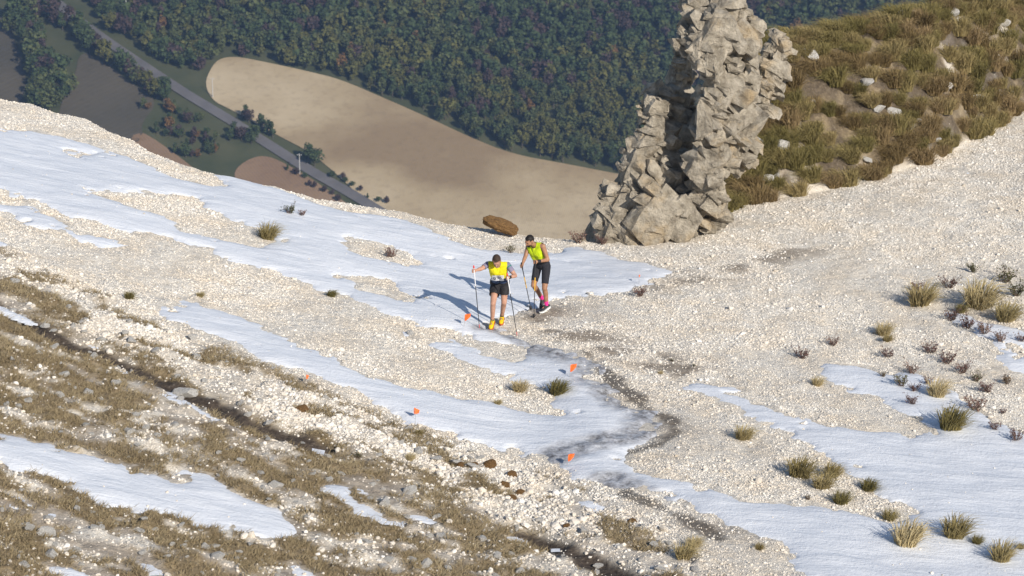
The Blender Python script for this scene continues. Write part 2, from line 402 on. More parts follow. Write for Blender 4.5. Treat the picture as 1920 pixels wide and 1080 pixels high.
# snow lying on it
sas = fbm((X*.75-Y*.66)/1.6, (X*.66+Y*.75)/.45, 0, 3, 81)*.045 + fbm(X/.35, Y/.5, 0, 3, 82)*.018
rut = -.012*ICE + ICE*fbm(X/.17, Y/.24, 0, 3, 83)*.085
SB = np.clip(blur(SN, 3, 2)*SN**.3, 0, 1)
Zs = Z0 - .075 + .115*SB + sas*.8*SB + rut*SB
keep = (SN[:-1, :-1]+SN[1:, 1:]+SN[1:, :-1]+SN[:-1, 1:] > .02).ravel()
q = quads[keep]; used, inv = np.unique(q, return_inverse=True)
me = np_mesh('snow', np.stack([X, Y, Zs], -1).reshape(-1, 3)[used], inv.reshape(-1, 4), [M['snow']])
fattr(me, 'dirty', ICE.ravel()[used])
tag(add('snow', me), 'thin old snow lying in streaks across the scree', 'snow', kind='stuff')
def ztop_surface(x, y):
    return np.maximum(zg(x, y), grid_at(np.where(SN > .5, Zs, -99), x, y))
def on_ground(px, py):
    p = hit(px, py)
    for _ in range(6):                      # settle on the detailed surface
        z = float(ztop_surface(p[0], p[1])); d = ray(px, py); t = (z-HC)/d[2]; n = np.array([d[0]*t, d[1]*t, z])
        p = p*.4+n*.6
    return Vector((p[0], p[1], float(ztop_surface(p[0], p[1]))))
def on_bank(px, py):
    p = hit(px, py, fn=terrain); return Vector((p[0], p[1], float(zg(p[0], p[1]))))

# the mountain round it and the valley beyond: coarse sheets
hx = np.concatenate([np.arange(-400, -40, 12.0), np.arange(-40, 40, 1.0), np.arange(40, 401, 12.0)])
hy = np.concatenate([np.arange(-300, -20, 12.0), np.arange(-20, 90, 1.0), np.arange(90, 521, 8.0)])
HX, HY = np.meshgrid(hx, hy)
HXc = np.clip(HX, -30, 30)
HZ = terrain(HXc, np.maximum(HY, -12)) - 0.02*np.abs(HX-HXc)
inside = (HX > gx[0]-.5) & (HX < gx[-1]+.5) & (HY > gy[0]-.5) & (HY < gy[-1]+.5)
HZ = HZ - np.where(inside, 1.2, .02)
hi_ = np.arange(HX.size).reshape(HX.shape)
hq = np.stack([hi_[:-1, :-1], hi_[:-1, 1:], hi_[1:, 1:], hi_[1:, :-1]], -1).reshape(-1, 4)
tag(add('hillside', np_mesh('hillside', np.stack([HX, HY, HZ], -1).reshape(-1, 3), hq, [M['ground']])), 'rest of the bare mountainside round the slope', 'hillside', kind='structure')

BS, BY, BZ = 0.30, 850.0, None
d_ = ray(560, 300); BZ = HC + d_[2]/d_[1]*BY
def valley(x, y):
    x = np.asarray(x, float); y = np.asarray(y, float)
    z = BZ + BS*(np.minimum(y, 1500)-BY) + .05*np.maximum(y-1500, 0)
    return z + 5.0*fbm(x/130+2.2, y/150, 0, 2, 91) - 0.0006*np.maximum(np.abs(x)-300, 0)**1.3
def vhit(px, py): return hit(px, py, fn=valley, t0=600, t1=1500)
vx = np.concatenate([np.arange(-2500, -300, 50.0), np.arange(-300, 300, 4.0), np.arange(300, 2501, 50.0)])
vy = np.concatenate([np.arange(380, 700, 20.0), np.arange(700, 1100, 4.0), np.arange(1100, 4001, 50.0)])
VX, VY = np.meshgrid(vx, vy)
vi = np.arange(VX.size).reshape(VX.shape)
vq = np.stack([vi[:-1, :-1], vi[:-1, 1:], vi[1:, 1:], vi[1:, :-1]], -1).reshape(-1, 4)
M['valley'] = simple('valley_grass', (.045, .055, .022), (.085, .085, .04), .06, .95, 0)
tag(add('valley', np_mesh('valley', np.stack([VX, VY, valley(VX, VY)], -1).reshape(-1, 3), vq, [M['valley']])), 'far valley side', 'valley', kind='structure')

# ------------------------------------------------------------------ fields and road in the valley
def densify(P, step):
    out = []
    for a, b in zip(P, np.roll(P, -1, 0)):
        n = max(1, int(np.hypot(*(b-a))/step))
        for k in range(n): out.append(a+(b-a)*k/n)
    return np.array(out)
def chaikin(P, n=2):
    for _ in range(n):
        Q = np.roll(P, -1, 0); P = np.stack([.75*P+.25*Q, .25*P+.75*Q], 1).reshape(-1, 2)
    return P
def field(name, px, mat, label, lift=.25, step=1.5):
    P = chaikin(np.array([vhit(*p)[:2] for p in px]))
    x0, x1, y0, y1 = P[:, 0].min()-2, P[:, 0].max()+2, P[:, 1].min()-2, P[:, 1].max()+2
    xs, ys = np.arange(x0, x1, step), np.arange(y0, y1, step); A, B = np.meshgrid(xs, ys)
    c = np.zeros(A.shape, bool)
    for k in range(len(P)):
        (a1, b1), (a2, b2) = P[k], P[(k+1) % len(P)]
        if b1 != b2: c ^= ((b1 > B) != (b2 > B)) & (A < (a2-a1)*(B-b1)/(b2-b1)+a1)
    ii = np.arange(A.size).reshape(A.shape)
    qs = np.stack([ii[:-1, :-1], ii[:-1, 1:], ii[1:, 1:], ii[1:, :-1]], -1)
    k = (c[:-1, :-1] & c[:-1, 1:] & c[1:, 1:] & c[1:, :-1])
    qs = qs[k]; used, inv, cnt = np.unique(qs, return_inverse=True, return_counts=True)
    V = np.stack([A.ravel()[used], B.ravel()[used]], -1)
    rim = np.where(cnt < 4)[0]; D = densify(P, .7)
    for r in rim:                                       # pull the edge out to the traced outline
        V[r] = D[np.argmin(((D-V[r])**2).sum(1))]
    v = np.column_stack([V, valley(V[:, 0], V[:, 1])+lift])
    o = add(name, np_mesh(name, v, inv.reshape(-1, 4), [mat])); tag(o, label, 'field', kind='structure'); return o
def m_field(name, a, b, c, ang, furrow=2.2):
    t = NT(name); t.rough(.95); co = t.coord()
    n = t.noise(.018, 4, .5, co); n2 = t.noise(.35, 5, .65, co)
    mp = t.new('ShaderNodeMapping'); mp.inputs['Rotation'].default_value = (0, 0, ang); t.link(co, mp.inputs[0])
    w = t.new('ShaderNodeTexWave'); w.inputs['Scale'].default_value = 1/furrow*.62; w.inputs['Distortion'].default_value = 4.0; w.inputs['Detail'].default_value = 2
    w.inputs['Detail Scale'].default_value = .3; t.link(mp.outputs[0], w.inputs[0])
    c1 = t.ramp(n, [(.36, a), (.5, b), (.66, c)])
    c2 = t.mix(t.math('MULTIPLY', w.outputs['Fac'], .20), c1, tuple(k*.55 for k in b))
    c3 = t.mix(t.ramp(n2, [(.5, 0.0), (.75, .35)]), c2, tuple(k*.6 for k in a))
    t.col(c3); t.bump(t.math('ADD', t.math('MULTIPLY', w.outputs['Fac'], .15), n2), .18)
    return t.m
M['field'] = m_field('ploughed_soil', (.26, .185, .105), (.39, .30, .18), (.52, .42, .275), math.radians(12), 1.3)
M['field2'] = m_field('brown_soil', (.20, .125, .075), (.25, .165, .10), (.28, .19, .12), math.radians(-30))
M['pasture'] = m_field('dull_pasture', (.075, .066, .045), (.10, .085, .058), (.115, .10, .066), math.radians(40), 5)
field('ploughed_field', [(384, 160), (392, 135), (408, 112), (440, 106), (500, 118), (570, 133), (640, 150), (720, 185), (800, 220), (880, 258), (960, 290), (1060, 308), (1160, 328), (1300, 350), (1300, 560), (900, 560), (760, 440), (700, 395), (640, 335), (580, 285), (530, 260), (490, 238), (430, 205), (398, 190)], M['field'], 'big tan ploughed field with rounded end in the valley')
field('pasture', [(150, 92), (200, 120), (250, 160), (300, 190), (262, 235), (272, 262), (200, 300), (100, 260), (115, 190), (140, 150)], M['pasture'], 'dull grey-brown pasture between tree belts in the valley')
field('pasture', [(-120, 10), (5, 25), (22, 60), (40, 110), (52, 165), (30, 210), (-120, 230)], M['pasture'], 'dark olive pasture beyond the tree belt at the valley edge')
field('brown_field', [(440, 318), (470, 297), (500, 292), (540, 310), (590, 340), (640, 375), (700, 420), (640, 450), (520, 400), (440, 340)], M['field2'], 'small bare brown field below the valley road')
field('brown_field', [(250, 245), (275, 252), (330, 290), (380, 330), (320, 340), (240, 290)], M['field2'], 'narrow bare brown strip under the valley thicket')
# road
rp = np.array([vhit(*p)[:2] for p in [(60, -40), (105, 5), (150, 42), (200, 78), (250, 112), (300, 145), (350, 178), (400, 208), (450, 238), (500, 270), (550, 302), (600, 332), (650, 360), (700, 390), (780, 440)]])
tt = np.linspace(0, len(rp)-1, 160); rc = np.stack([np.interp(tt, range(len(rp)), rp[:, k]) for k in (0, 1)], -1)
for _ in range(6): rc[1:-1] = .25*rc[:-2]+.5*rc[1:-1]+.25*rc[2:]
tg = np.gradient(rc, axis=0); nn = np.stack([-tg[:, 1], tg[:, 0]], -1)/np.linalg.norm(tg, axis=1)[:, None]
RV = []
for o_ in (-2.2, 0, 2.2):
    p = rc+nn*o_; RV.append(np.column_stack([p, valley(p[:, 0], p[:, 1])+.4+.08*(o_ == 0)]))
RV = np.stack(RV, 1).reshape(-1, 3)
rq = np.array([[3*i+k, 3*i+k+1, 3*i+k+4, 3*i+k+3] for i in range(159) for k in (0, 1)])
M['road'] = simple('worn_asphalt', (.105, .10, .10), (.15, .14, .138), .15, .9)
tag(add('road', np_mesh('road', RV, rq, [M['road']])), 'narrow grey road running down the valley', 'road', kind='structure')

# ------------------------------------------------------------------ plants: leaf meshes
def unit(n, g=None):
    g = g or rng
    v = g.normal(size=(n, 3)); return v/np.linalg.norm(v, axis=1)[:, None]
def leaf_cloud(cent, nrm, size, g):
    """one bent quad per leaf clump"""
    n = len(cent); a = np.cross(nrm, unit(n, g)); a /= np.linalg.norm(a, axis=1)[:, None]+1e-9; b = np.cross(nrm, a)
    s = size*g.uniform(.6, 1.4, (n, 1)); k = g.uniform(.55, 1.0, (n, 1))
    v = np.stack([cent-a*s, cent-b*s*k+nrm*s*.25, cent+a*s, cent+b*s*k-nrm*s*.2], 1).reshape(-1, 3)
    return v, np.arange(4*n).reshape(n, 4)
def crown_np(h, w, nl, seed, leaf=.5, lo=.22, tall=False):
    g = np.random.default_rng(seed); nc = 16
    cs = []
    while len(cs) < nc:
        p = g.uniform(-1, 1, 3)
        if np.linalg.norm(p) < 1: cs.append(p*.72)
    cs = np.array(cs); cr_ = g.uniform(.26, .46, nc)
    per = nl//nc; P = []; N = []
    for c, r in zip(cs, cr_):
        d = unit(per, g); rr = r*g.uniform(.65, 1.08, (per, 1)); P.append(c+d*rr); N.append(d*.8+unit(per, g)*.6)
    P = np.concatenate(P); N = np.concatenate(N); N /= np.linalg.norm(N, axis=1)[:, None]
    zc = h*(lo+(1-lo)/2); hh = h*(1-lo)/2
    P = P*np.array([w/2, w/2, hh])
    if tall: P[:, :2] *= (1.15-.5*(P[:, 2:3]+hh)/(2*hh))
    P[:, 2] += zc
    return leaf_cloud(P, N, leaf, g)
def tube_np(pts, rad, n=6):
    pts = np.asarray(pts, float); m = len(pts); t = np.gradient(pts, axis=0); t /= np.linalg.norm(t, axis=1)[:, None]+1e-9
    ref = np.array([0, 0, 1.0]) if abs(t[0, 2]) < .9 else np.array([1.0, 0, 0])
    V = []
    for p, d, r in zip(pts, t, rad):
        a = np.cross(d, ref); a /= np.linalg.norm(a)+1e-9; b = np.cross(d, a)
        for k in range(n):
            an = 2*math.pi*k/n; V.append(p+r*(a*math.cos(an)+b*math.sin(an)))
    Fq = [[i*n+k, i*n+(k+1) % n, (i+1)*n+(k+1) % n, (i+1)*n+k] for i in range(m-1) for k in range(n)]
    return np.array(V), np.array(Fq)
def joinv(parts):
    V = []; Fs = []; o = 0
    for v, f in parts: V.append(v); Fs.append(np.asarray(f)+o); o += len(v)
    w = {}
    for f in Fs: w.setdefault(f.shape[1], []).append(f)
    return np.concatenate(V), [np.concatenate(a) for a in w.values()]
def trunk_np(h, seed):
    g = np.random.default_rng(seed); P = [np.array([0, 0, -.4])]
    for k in range(1, 5): P.append(np.array([*g.normal(0, .05*h*.2*k**.5, 2), h*.72*k/4]))
    parts = [tube_np(P, np.array([.036, .028, .022, .015, .006])*h*.75)]
    for k in range(5):
        b = P[2]+(P[4]-P[2])*g.uniform(0, .8); a = g.uniform(0, 2*math.pi); l = h*g.uniform(.15, .27)
        e = b+np.array([math.cos(a)*l, math.sin(a)*l, l*.8])
        parts.append(tube_np([b, (b+e)/2+np.array([0, 0, -.05*l]), e], np.array([.012, .008, .003])*h, 5))
    return joinv(parts)
def foliage(name, stops):
    t = NT(name); t.rough(.85)
    t.col(t.ramp(t.noise(.5, 3, .6, t.coord(False)), stops)); return t.m
FOL = [('dark green', foliage('leaves_green', [(.3, (.030, .048, .018)), (.7, (.062, .085, .030))])),
       ('yellowish olive', foliage('leaves_olive', [(.3, (.065, .070, .020)), (.7, (.125, .118, .030))])),
       ('dull purple-brown', foliage('leaves_purple', [(.3, (.042, .030, .028)), (.7, (.075, .050, .042))])),
       ('orange-brown', foliage('leaves_orange', [(.3, (.11, .062, .022)), (.7, (.17, .095, .032))])),
       ('mid green', foliage('leaves_mid', [(.3, (.050, .066, .022)), (.7, (.095, .105, .036))]))]
M['bark'] = simple('bark', (.07, .055, .04), (.12, .10, .075), 2)
crowns = {}
for k, (nm, m) in enumerate(FOL):
    for v in range(3):
        cv, cf = crown_np(1.0, .80 if v < 2 else .55, 440, 100+k*10+v, .052, .14, v == 2)
        crowns[k, v] = np_mesh('crown', cv, cf, [m], False)
tr_me = []
for v in range(3):
    a, b = trunk_np(1.0, 300+v); tr_me.append(np_mesh('trunk', a, b, [M['bark']]))
def tree(x, y, h, kind, label, group, wide=1.0, name='forest_tree'):
    r = empty(name, (x, y, float(valley(x, y))-.1)); tag(r, label, 'tree', group)
    v = rng.integers(3); a = rng.uniform(0, 6.28)
    c = add('crown', crowns[kind, v], r); c.scale = (h*wide, h*wide, h); c.rotation_euler = (0, 0, a)
    t = add('trunk', tr_me[rng.integers(3)], r); t.scale = (h, h, h); t.rotation_euler = (0, 0, a)
    return r
def in_px(poly, px, py):
    c = False; n = len(poly)
    for k in range(n):
        (x1, y1), (x2, y2) = poly[k], poly[(k+1) % n]
        if (y1 > py) != (y2 > py) and px < (x2-x1)*(py-y1)/(y2-y1)+x1: c = not c
    return c
def to_px(x, y, z):
    zz = z-HC; dep = y*CP-zz*SP; up = y*SP+zz*CP
    return 960+F*x/dep, 540-F*up/dep
WOOD = [(250, -420), (150, -60), (165, 20), (215, 62), (262, 98), (310, 122), (345, 150), (385, 128), (405, 110), (440, 104), (500, 117), (570, 132), (640, 149), (720, 184), (800, 219), (880, 257), (960, 289), (1060, 307), (1160, 328), (1420, 378), (2300, 430), (2300, -420)]
cand = []
for yy in np.arange(790, 1120, 4.3):
    for xx in np.arange(-190, 320, 4.3):
        x = xx+rng.uniform(-2.1, 2.1); y = yy+rng.uniform(-2.1, 2.1); z = float(valley(x, y)); px, py = to_px(x, y, z)
        if in_px(WOOD, px, py): cand.append((x, y, px, py))
WOOD_L = [(-1500, 40), (-150, 40), (-150, 240), (-60, 300), (230, 330), (380, 350), (430, 380), (600, 470), (600, 640), (-1500, 640)]
for yy in np.arange(690, 900, 5.5):
    for xx in np.arange(-330, -40, 5.5):
        x = xx+rng.uniform(-2.4, 2.4); y = yy+rng.uniform(-2.4, 2.4); px, py = to_px(x, y, float(valley(x, y)))
        if in_px(WOOD_L, px, py) and py > 60: cand.append((x, y, px, py))
def kind_at(x, y):
    n = float(fbm(x/38, y/38, 0, 3, 131))+rng.normal(0, .16)
    u = rng.random()
    if u < .014: return 3
    if n > .20: return 1 if u < .60 else 4
    if n < -.22: return 2 if u < .40 else 0
    return 0 if u < .42 else (4 if u < .78 else (1 if u < .90 else 2))
vis = [c for c in cand if -20 < c[2] < 1330 and c[3] > -40 and in_px(WOOD, c[2], c[3])]
vis.sort(key=lambda c: c[1]); pick = set(id(c) for c in vis[:300])
parts = {k: [] for k in range(5)}
low = {}
for k in range(5):
    for v in range(3): low[k, v] = crown_np(1.0, .80 if v < 2 else .58, 176, 500+k*10+v, .082, .10, v == 2)
for c in cand:
    x, y = c[:2]; k = kind_at(x, y); h = rng.uniform(5.0, 8.6)
    if id(c) in pick:
        tree(x, y, h, k, FOL[k][0]+' tree at the edge of the wood above the ploughed field', 'trees along the lower edge of the wood', rng.uniform(.85, 1.15))
    else:
        v, f = low[k, rng.integers(3)]; a = rng.uniform(0, 6.28); ca, sa = math.cos(a), math.sin(a)
        R = np.array([[ca, sa, 0], [-sa, ca, 0], [0, 0, 1]]); parts[k].append((v@R*h+np.array([x, y, float(valley(x, y))]), f))
V = []; Fq = []; MI = []; o_ = 0
for k in range(5):
    for v, f in parts[k]: V.append(v); Fq.append(f+o_); MI.append(np.full(len(f), k)); o_ += len(v)
tag(add('woodland', np_mesh('woodland', np.concatenate(V), np.concatenate(Fq), [m for _, m in FOL], False, np.concatenate(MI))), 'mixed autumn wood covering the far valley side', 'wood', kind='stuff')
# tree belts and hedges
def belt(pxs, hs, kinds, label, group, name='tree'):
    for (px, py) in pxs:
        p = vhit(px+rng.uniform(-4, 4), py+rng.uniform(-3, 3)); k = int(rng.choice(kinds))
        tree(p[0], p[1], rng.uniform(*hs), k, FOL[k][0]+' '+label, group, rng.uniform(.9, 1.25), name)
def along(pts, n, jit):
    P = np.array(pts, float); t = np.linspace(0, len(P)-1, n)
    return [(np.interp(a, range(len(P)), P[:, 0])+rng.uniform(-jit, jit), np.interp(a, range(len(P)), P[:, 1])+rng.uniform(-jit, jit)*.6) for a in t]
belt(along([(30, 40), (60, 90), (90, 140), (110, 190), (70, 205)], 30, 24), (8, 12), [0, 0, 4, 4, 2], 'tree in the belt between the two dull pastures', 'trees in the belt between the pastures')
belt(along([(20, 0), (60, 20), (110, 40), (150, 70)], 18, 18), (7, 11), [0, 0, 4, 2], 'tree between the valley road and the pasture, near the wood', 'trees between road and pasture')
belt(along([(150, 78), (190, 108), (235, 140), (285, 172), (318, 190)], 26, 11), (6, 9.5), [0, 4, 1, 2, 0], 'tree in the row below the valley road', 'row of trees below the valley road')
belt(along([(275, 205), (330, 215), (370, 235), (300, 245), (340, 262), (400, 265), (330, 290), (380, 300), (430, 262)], 36, 13), (3.2, 5.5), [0, 4, 0, 2, 3], 'bush in the thicket below the valley road', 'thicket bushes below the valley road', 'bush')
belt([(455, 262), (470, 268), (445, 258), (480, 262)], (5, 7), [0, 0, 2], 'bush beside the road under the thicket', 'bushes beside the road', 'bush')
belt([(455, 222), (470, 232), (490, 242), (505, 250), (515, 257)], (5, 8.5), [0, 0, 2], 'tree on the strip between the road and the ploughed field', 'trees between road and ploughed field', 'roadside_tree')
belt([(580, 303), (592, 310)], (6.5, 7.5), [0], 'round bush on the road verge near the ploughed field', 'verge bushes by the ploughed field', 'bush')
belt(along([(620, 330), (660, 352), (720, 388)], 9, 4), (2, 3.4), [0, 2, 0], 'low bush on the far road verge', 'low verge bushes', 'bush')
belt(along([(540, 322), (580, 346), (640, 378)], 9, 4), (2.2, 3.4), [2, 0], 'low bush on the near road verge', 'low verge bushes', 'bush')
belt([(212, 62)], (8.5, 9.5), [1], 'slender tree standing alone beside the upper road', None, 'poplar')
# power poles
M['pole'] = simple('weathered_concrete', (.42, .41, .39), (.52, .51, .48), 2, .8)
def power_pole(px, py, h, label):
    p = vhit(px, py); r = empty('power_pole', (p[0], p[1], float(valley(p[0], p[1])))); tag(r, label, 'pole')
    v, f = tube_np([(0, 0, -.5), (0, 0, h*.5), (0, 0, h)], [.17, .14, .10], 8); add('shaft', np_mesh('shaft', v, f, [M['pole']]), r)
    v, f = tube_np([(-.8, 0, h-.5), (0, 0, h-.42), (.8, 0, h-.5)], [.07, .08, .07], 6); c = add('crossarm', np_mesh('crossarm', v, f, [M['pole']]), r)
    for s in (-.7, 0, .7):
        v, f = tube_np([(s, 0, h-.45), (s, 0, h-.3), (s, 0, h-.12)], [.04, .09, .03], 6); add('insulator', np_mesh('insulator', v, f, [M['pole']]), c)
power_pole(562, 327, 7.2, 'pale power pole beside the road by the brown field')
power_pole(399, 183, 7.2, 'pale power pole at the rounded end of the ploughed field')
power_pole(237, 28, 8.0, 'pale power pole rising from the wood edge')

# ------------------------------------------------------------------ rock outcrop
def remeshed(parts, voxel, smooth_it=2):
    """join closed shells and grow ONE continuous surface over them"""
    v, fs = joinv(parts); me = np_mesh('tmp', v, fs); o = bpy.data.objects.new('tmp', me); COL.objects.link(o)
    m = o.modifiers.new('r', 'REMESH'); m.mode = 'VOXEL'; m.voxel_size = voxel
    if smooth_it:
        s = o.modifiers.new('s', 'SMOOTH'); s.factor = .5; s.iterations = smooth_it
    dg = bpy.context.evaluated_depsgraph_get(); ev = o.evaluated_get(dg); r = bpy.data.meshes.new_from_object(ev)
    n = len(r.vertices); V = np.empty(n*3, np.float32); r.vertices.foreach_get('co', V)
    N = np.empty(n*3, np.float32); r.vertices.foreach_get('normal', N)
    nl = len(r.loops); L = np.empty(nl, np.int32); r.loops.foreach_get('vertex_index', L)
    ls = np.empty(len(r.polygons), np.int32); r.polygons.foreach_get('loop_total', ls)
    bpy.data.objects.remove(o); bpy.data.meshes.remove(me); bpy.data.meshes.remove(r)
    assert (ls == 4).all()
    return V.reshape(-1, 3).astype(float), N.reshape(-1, 3).astype(float), L.reshape(-1, 4)
def ico(sub):
    bm = bmesh.new(); bmesh.ops.create_icosphere(bm, subdivisions=sub, radius=1.0)
    v = np.array([a.co[:] for a in bm.verts]); f = np.array([[a.index for a in p.verts] for p in bm.faces]); bm.free(); return v, f
ICO2, ICO3 = ico(2), ico(3)
def worley(P, cell, seed):
    g = np.random.default_rng(seed); lo, hi = P.min(0)-cell, P.max(0)+cell
    n = int(np.prod((hi-lo)/cell)*1.0)+8; C = g.uniform(lo, hi, (n, 3))
    d1 = np.full(len(P), 9e9); d2 = d1.copy(); ci = np.zeros(len(P), int)
    for k in range(n):
        d = ((P-C[k])**2).sum(1); new = d < d1
        d2 = np.where(new, d1, np.minimum(d2, d)); d1 = np.where(new, d, d1); ci = np.where(new, k, ci)
    return np.sqrt(d1), np.sqrt(d2), g.uniform(-1, 1, n)[ci], g.normal(size=(n, 3))[ci], C[ci]
def hull_np(R, c, g, npts, cuts):
    """convex broken block, its long axis lying in the common bedding"""
    bm = bmesh.new()
    p = g.uniform(-1, 1, (npts, 3)); p /= np.maximum(np.abs(p).max(1), .35)[:, None]**.75
    ti = math.radians(28)+g.normal(0, .22); ya = g.normal(0, .35); ct, st_ = math.cos(ti), math.sin(ti); cz_, sz_ = math.cos(ya), math.sin(ya)
    A = np.array([[ct, 0, st_], [0, 1, 0], [-st_, 0, ct]])@np.array([[cz_, -sz_, 0], [sz_, cz_, 0], [0, 0, 1]])
    for q_ in (p*np.asarray(R))@A.T+c: bm.verts.new(q_)
    r = bmesh.ops.convex_hull(bm, input=bm.verts); bmesh.ops.delete(bm, geom=list({e for e in r['geom_interior']+r['geom_unused'] if isinstance(e, bmesh.types.BMVert)}), context='VERTS')
    if cuts: bmesh.ops.subdivide_edges(bm, edges=bm.edges[:], cuts=cuts, use_grid_fill=True)
    bmesh.ops.triangulate(bm, faces=bm.faces[:]); bm.verts.index_update()
    v = np.array([a.co[:] for a in bm.verts]); f = np.array([[a.index for a in q_.verts] for q_ in bm.faces]); bm.free(); return v, f
def crag(lumps, seed, mat, name, parent):
    g = np.random.default_rng(seed); parts = []
    for (px, py, rx, ry, y) in lumps:
        c = np.array(at_y(px, py, y)); s_ = y/F; R = np.array([rx*s_, (rx+ry)*.5*s_, ry*s_]); parts.append(hull_np(R*.98, c, g, 26, 5))
        for n in unit(34, g):
            n[1] = -abs(n[1])*.9; r = g.uniform(.05, .25)*g.uniform(.6, 1.2)
            parts.append(hull_np(np.array([r*g.uniform(1, 1.7), r, r*g.uniform(.5, .95)]), c+n*R*g.uniform(.70, 1.0), g, 14, 2))
    v, fs = joinv(parts)
    v = v+.05*np.stack([fbm(v[:, 0]*4+9*j, v[:, 1]*4, v[:, 2]*6, 4, seed+j) for j in range(3)], -1)+.020*np.stack([fbm(v[:, 0]*15+9*j, v[:, 1]*15, v[:, 2]*22, 2, seed+7+j) for j in range(3)], -1)
    return add(name, np_mesh(name, v, fs, [mat], False), parent)
oc_loc = hit(1200, 452)
outcrop = empty('rock_outcrop', (0, 0, 0)); tag(outcrop, 'tall knobbly grey limestone outcrop standing at the saddle', 'rock')
outcrop.location = (oc_loc[0], oc_loc[1], oc_loc[2])
B0 = 55.6
blk = [
 ('buttress', [(1148, 430, 32, 52, 55.4), (1174, 376, 36, 54, 55.5), (1204, 322, 40, 52, 55.6), (1190, 440, 46, 46, 55.2), (1230, 256, 32, 52, 55.7), (1226, 206, 24, 32, 55.7), (1250, 180, 16, 26, 55.9), (1248, 335, 40, 62, 55.6), (1232, 400, 56, 62, 55.2), (1284, 402, 44, 56, 55.2), (1325, 390, 36, 46, 55.4), (1288, 250, 24, 70, 57.6), (1285, 330, 24, 50, 56.6)]),
 ('column', [(1344, 300, 44, 62, 54.7), (1340, 228, 40, 54, 54.6), (1370, 230, 46, 66, 54.8), (1326, 306, 26, 34, 54.7), (1354, 165, 52, 50, 54.8), (1395, 260, 36, 90, 55.8), (1402, 170, 32, 60, 55.3), (1285, 130, 16, 70, 57.4), (1336, 355, 40, 50, 55.1)]),
 ('crown', [(1354, 62, 60, 54, 54.6), (1336, 104, 44, 34, 54.4), (1388, 92, 48, 56, 54.9), (1312, 36, 26, 34, 55.0), (1370, 20, 50, 36, 55.1), (1408, 62, 30, 46, 55.3), (1345, -6, 40, 24, 55.3), (1302, 78, 20, 24, 54.8)]),
 ('shoulder', [(1464, 84, 24, 30, 57.2), (1455, 128, 22, 30, 57.0), (1440, 170, 30, 50, 57.0)]),
]
for k, (nm, L) in enumerate(blk):
    if nm != 'buttress': L = [(px-8, py, rx*.74, ry*.88, y) for px, py, rx, ry, y in L]
    o = crag(L, 900+k*7, M['rock'], nm, outcrop); o.matrix_parent_inverse = Matrix.Translation(-outcrop.location)

# ------------------------------------------------------------------ loose rocks
def rock_np(seed, sub=ICO3, cuts=15, amp=.2):
    g = np.random.default_rng(seed); v, f = sub; v = v.copy()
    v *= (1+amp*fbm(v[:, 0]*1.3+seed, v[:, 1]*1.3, v[:, 2]*1.3, 3, seed))[:, None]
    for n in unit(cuts, g):
        d = v@n; k = g.uniform(.42, .8); v -= np.maximum(d-k, 0)[:, None]*n
    v += .03*np.stack([fbm(v[:, 0]*5, v[:, 1]*5, v[:, 2]*5, 2, seed+j) for j in range(3)], -1)
    return 1.2*v*np.array([1, g.uniform(.55, .9), g.uniform(.45, .75)]), f
rocks = [np_mesh('rock', *rock_np(20+k), [M['greyrock']], False) for k in range(10)]
wrocks = [np_mesh('rock', *rock_np(60+k), [M['stone']], False) for k in range(6)]
ICO5 = ico(5)
def rough_np(seed):
    v, f = ICO5; n = v.copy(); v = v*(1+.34*fbm(v[:, 0]*1.5, v[:, 1]*1.5, v[:, 2]*1.5, 3, seed)+.10*fbm(v[:, 0]*7, v[:, 1]*7, v[:, 2]*7, 3, seed+3)+.06*fbm(v[:, 0]*19, v[:, 1]*19, v[:, 2]*19, 2, seed+6))[:, None]
    return v, f
rustme = [np_mesh('cushion', *rough_np(90+k), [M['rust']], False) for k in range(4)]
def put_rock(p, s, mes, label, group=None, name='rock', cat='rock', sink=.3, flat=1.0, rz=None):
    o = add(name, mes[rng.integers(len(mes))], None, (p[0], p[1], p[2]+s*(.45-sink)*flat))
    o.scale = (s, s, s*flat); o.rotation_euler = (rng.uniform(-.3, .3), rng.uniform(-.3, .3), rng.uniform(0, 6.28) if rz is None else rz)
    return tag(o, label, cat, group)
px2m = lambda p: p[1]/F/CP
named = [(345, 740, 30, 'long flat grey slab beside the dark earth path', .55), (383, 768, 9, 'small pale block just below the long grey slab', .8), (292, 660, 15, 'rounded grey boulder above the dark earth path', .8), (247, 640, 14, 'white boulder on the turf above the dark earth path', .8),
         (246, 812, 15, 'upright angular white rock at the edge of the lower snow patch', 1.2), (313, 812, 10, 'white wedge-shaped stone lying in brown turf', .9), (798, 1062, 20, 'big rounded white boulder at the foot of the turf slope', .9), (770, 1050, 13, 'white rock leaning on the big rounded boulder', .8),
         (146, 1035, 12, 'square white block poking from the brown turf', 1.1), (40, 921, 9, 'round white stone on the dark turf bank', 1.), (688, 1018, 12, 'white stone on turf above the big rounded boulder', .9), (767, 1010, 9, 'pointed white stone in the turf', 1.), (768, 626, 9, 'small tan boulder on the gravel rib under the long snow band', .9),
         (1371, 579, 9, 'lone cream boulder on the bright scree', .9), (1393, 626, 10, 'half-buried cream boulder on the bright scree', .7), (1485, 484, 6, 'cream stone beside the upper trail', .9), (1564, 461, 6, 'cream stone on the upper trail edge', .9), (1107, 552, 9, 'cream block at the tip of the saddle snow', .9), (1005, 971, 6, 'round pale stone on the bare rib', 1.)]
for px, py, r, lab, fl in named:
    p = on_ground(px, py); put_rock(p, r*px2m(p), rocks if py > 560 and px < 1000 else wrocks, lab, None, 'boulder', 'boulder', .25, fl)
n_r = 0; tries = 0; pts_r = []; NEAR = blur(soil_d > 0, 6, 1)
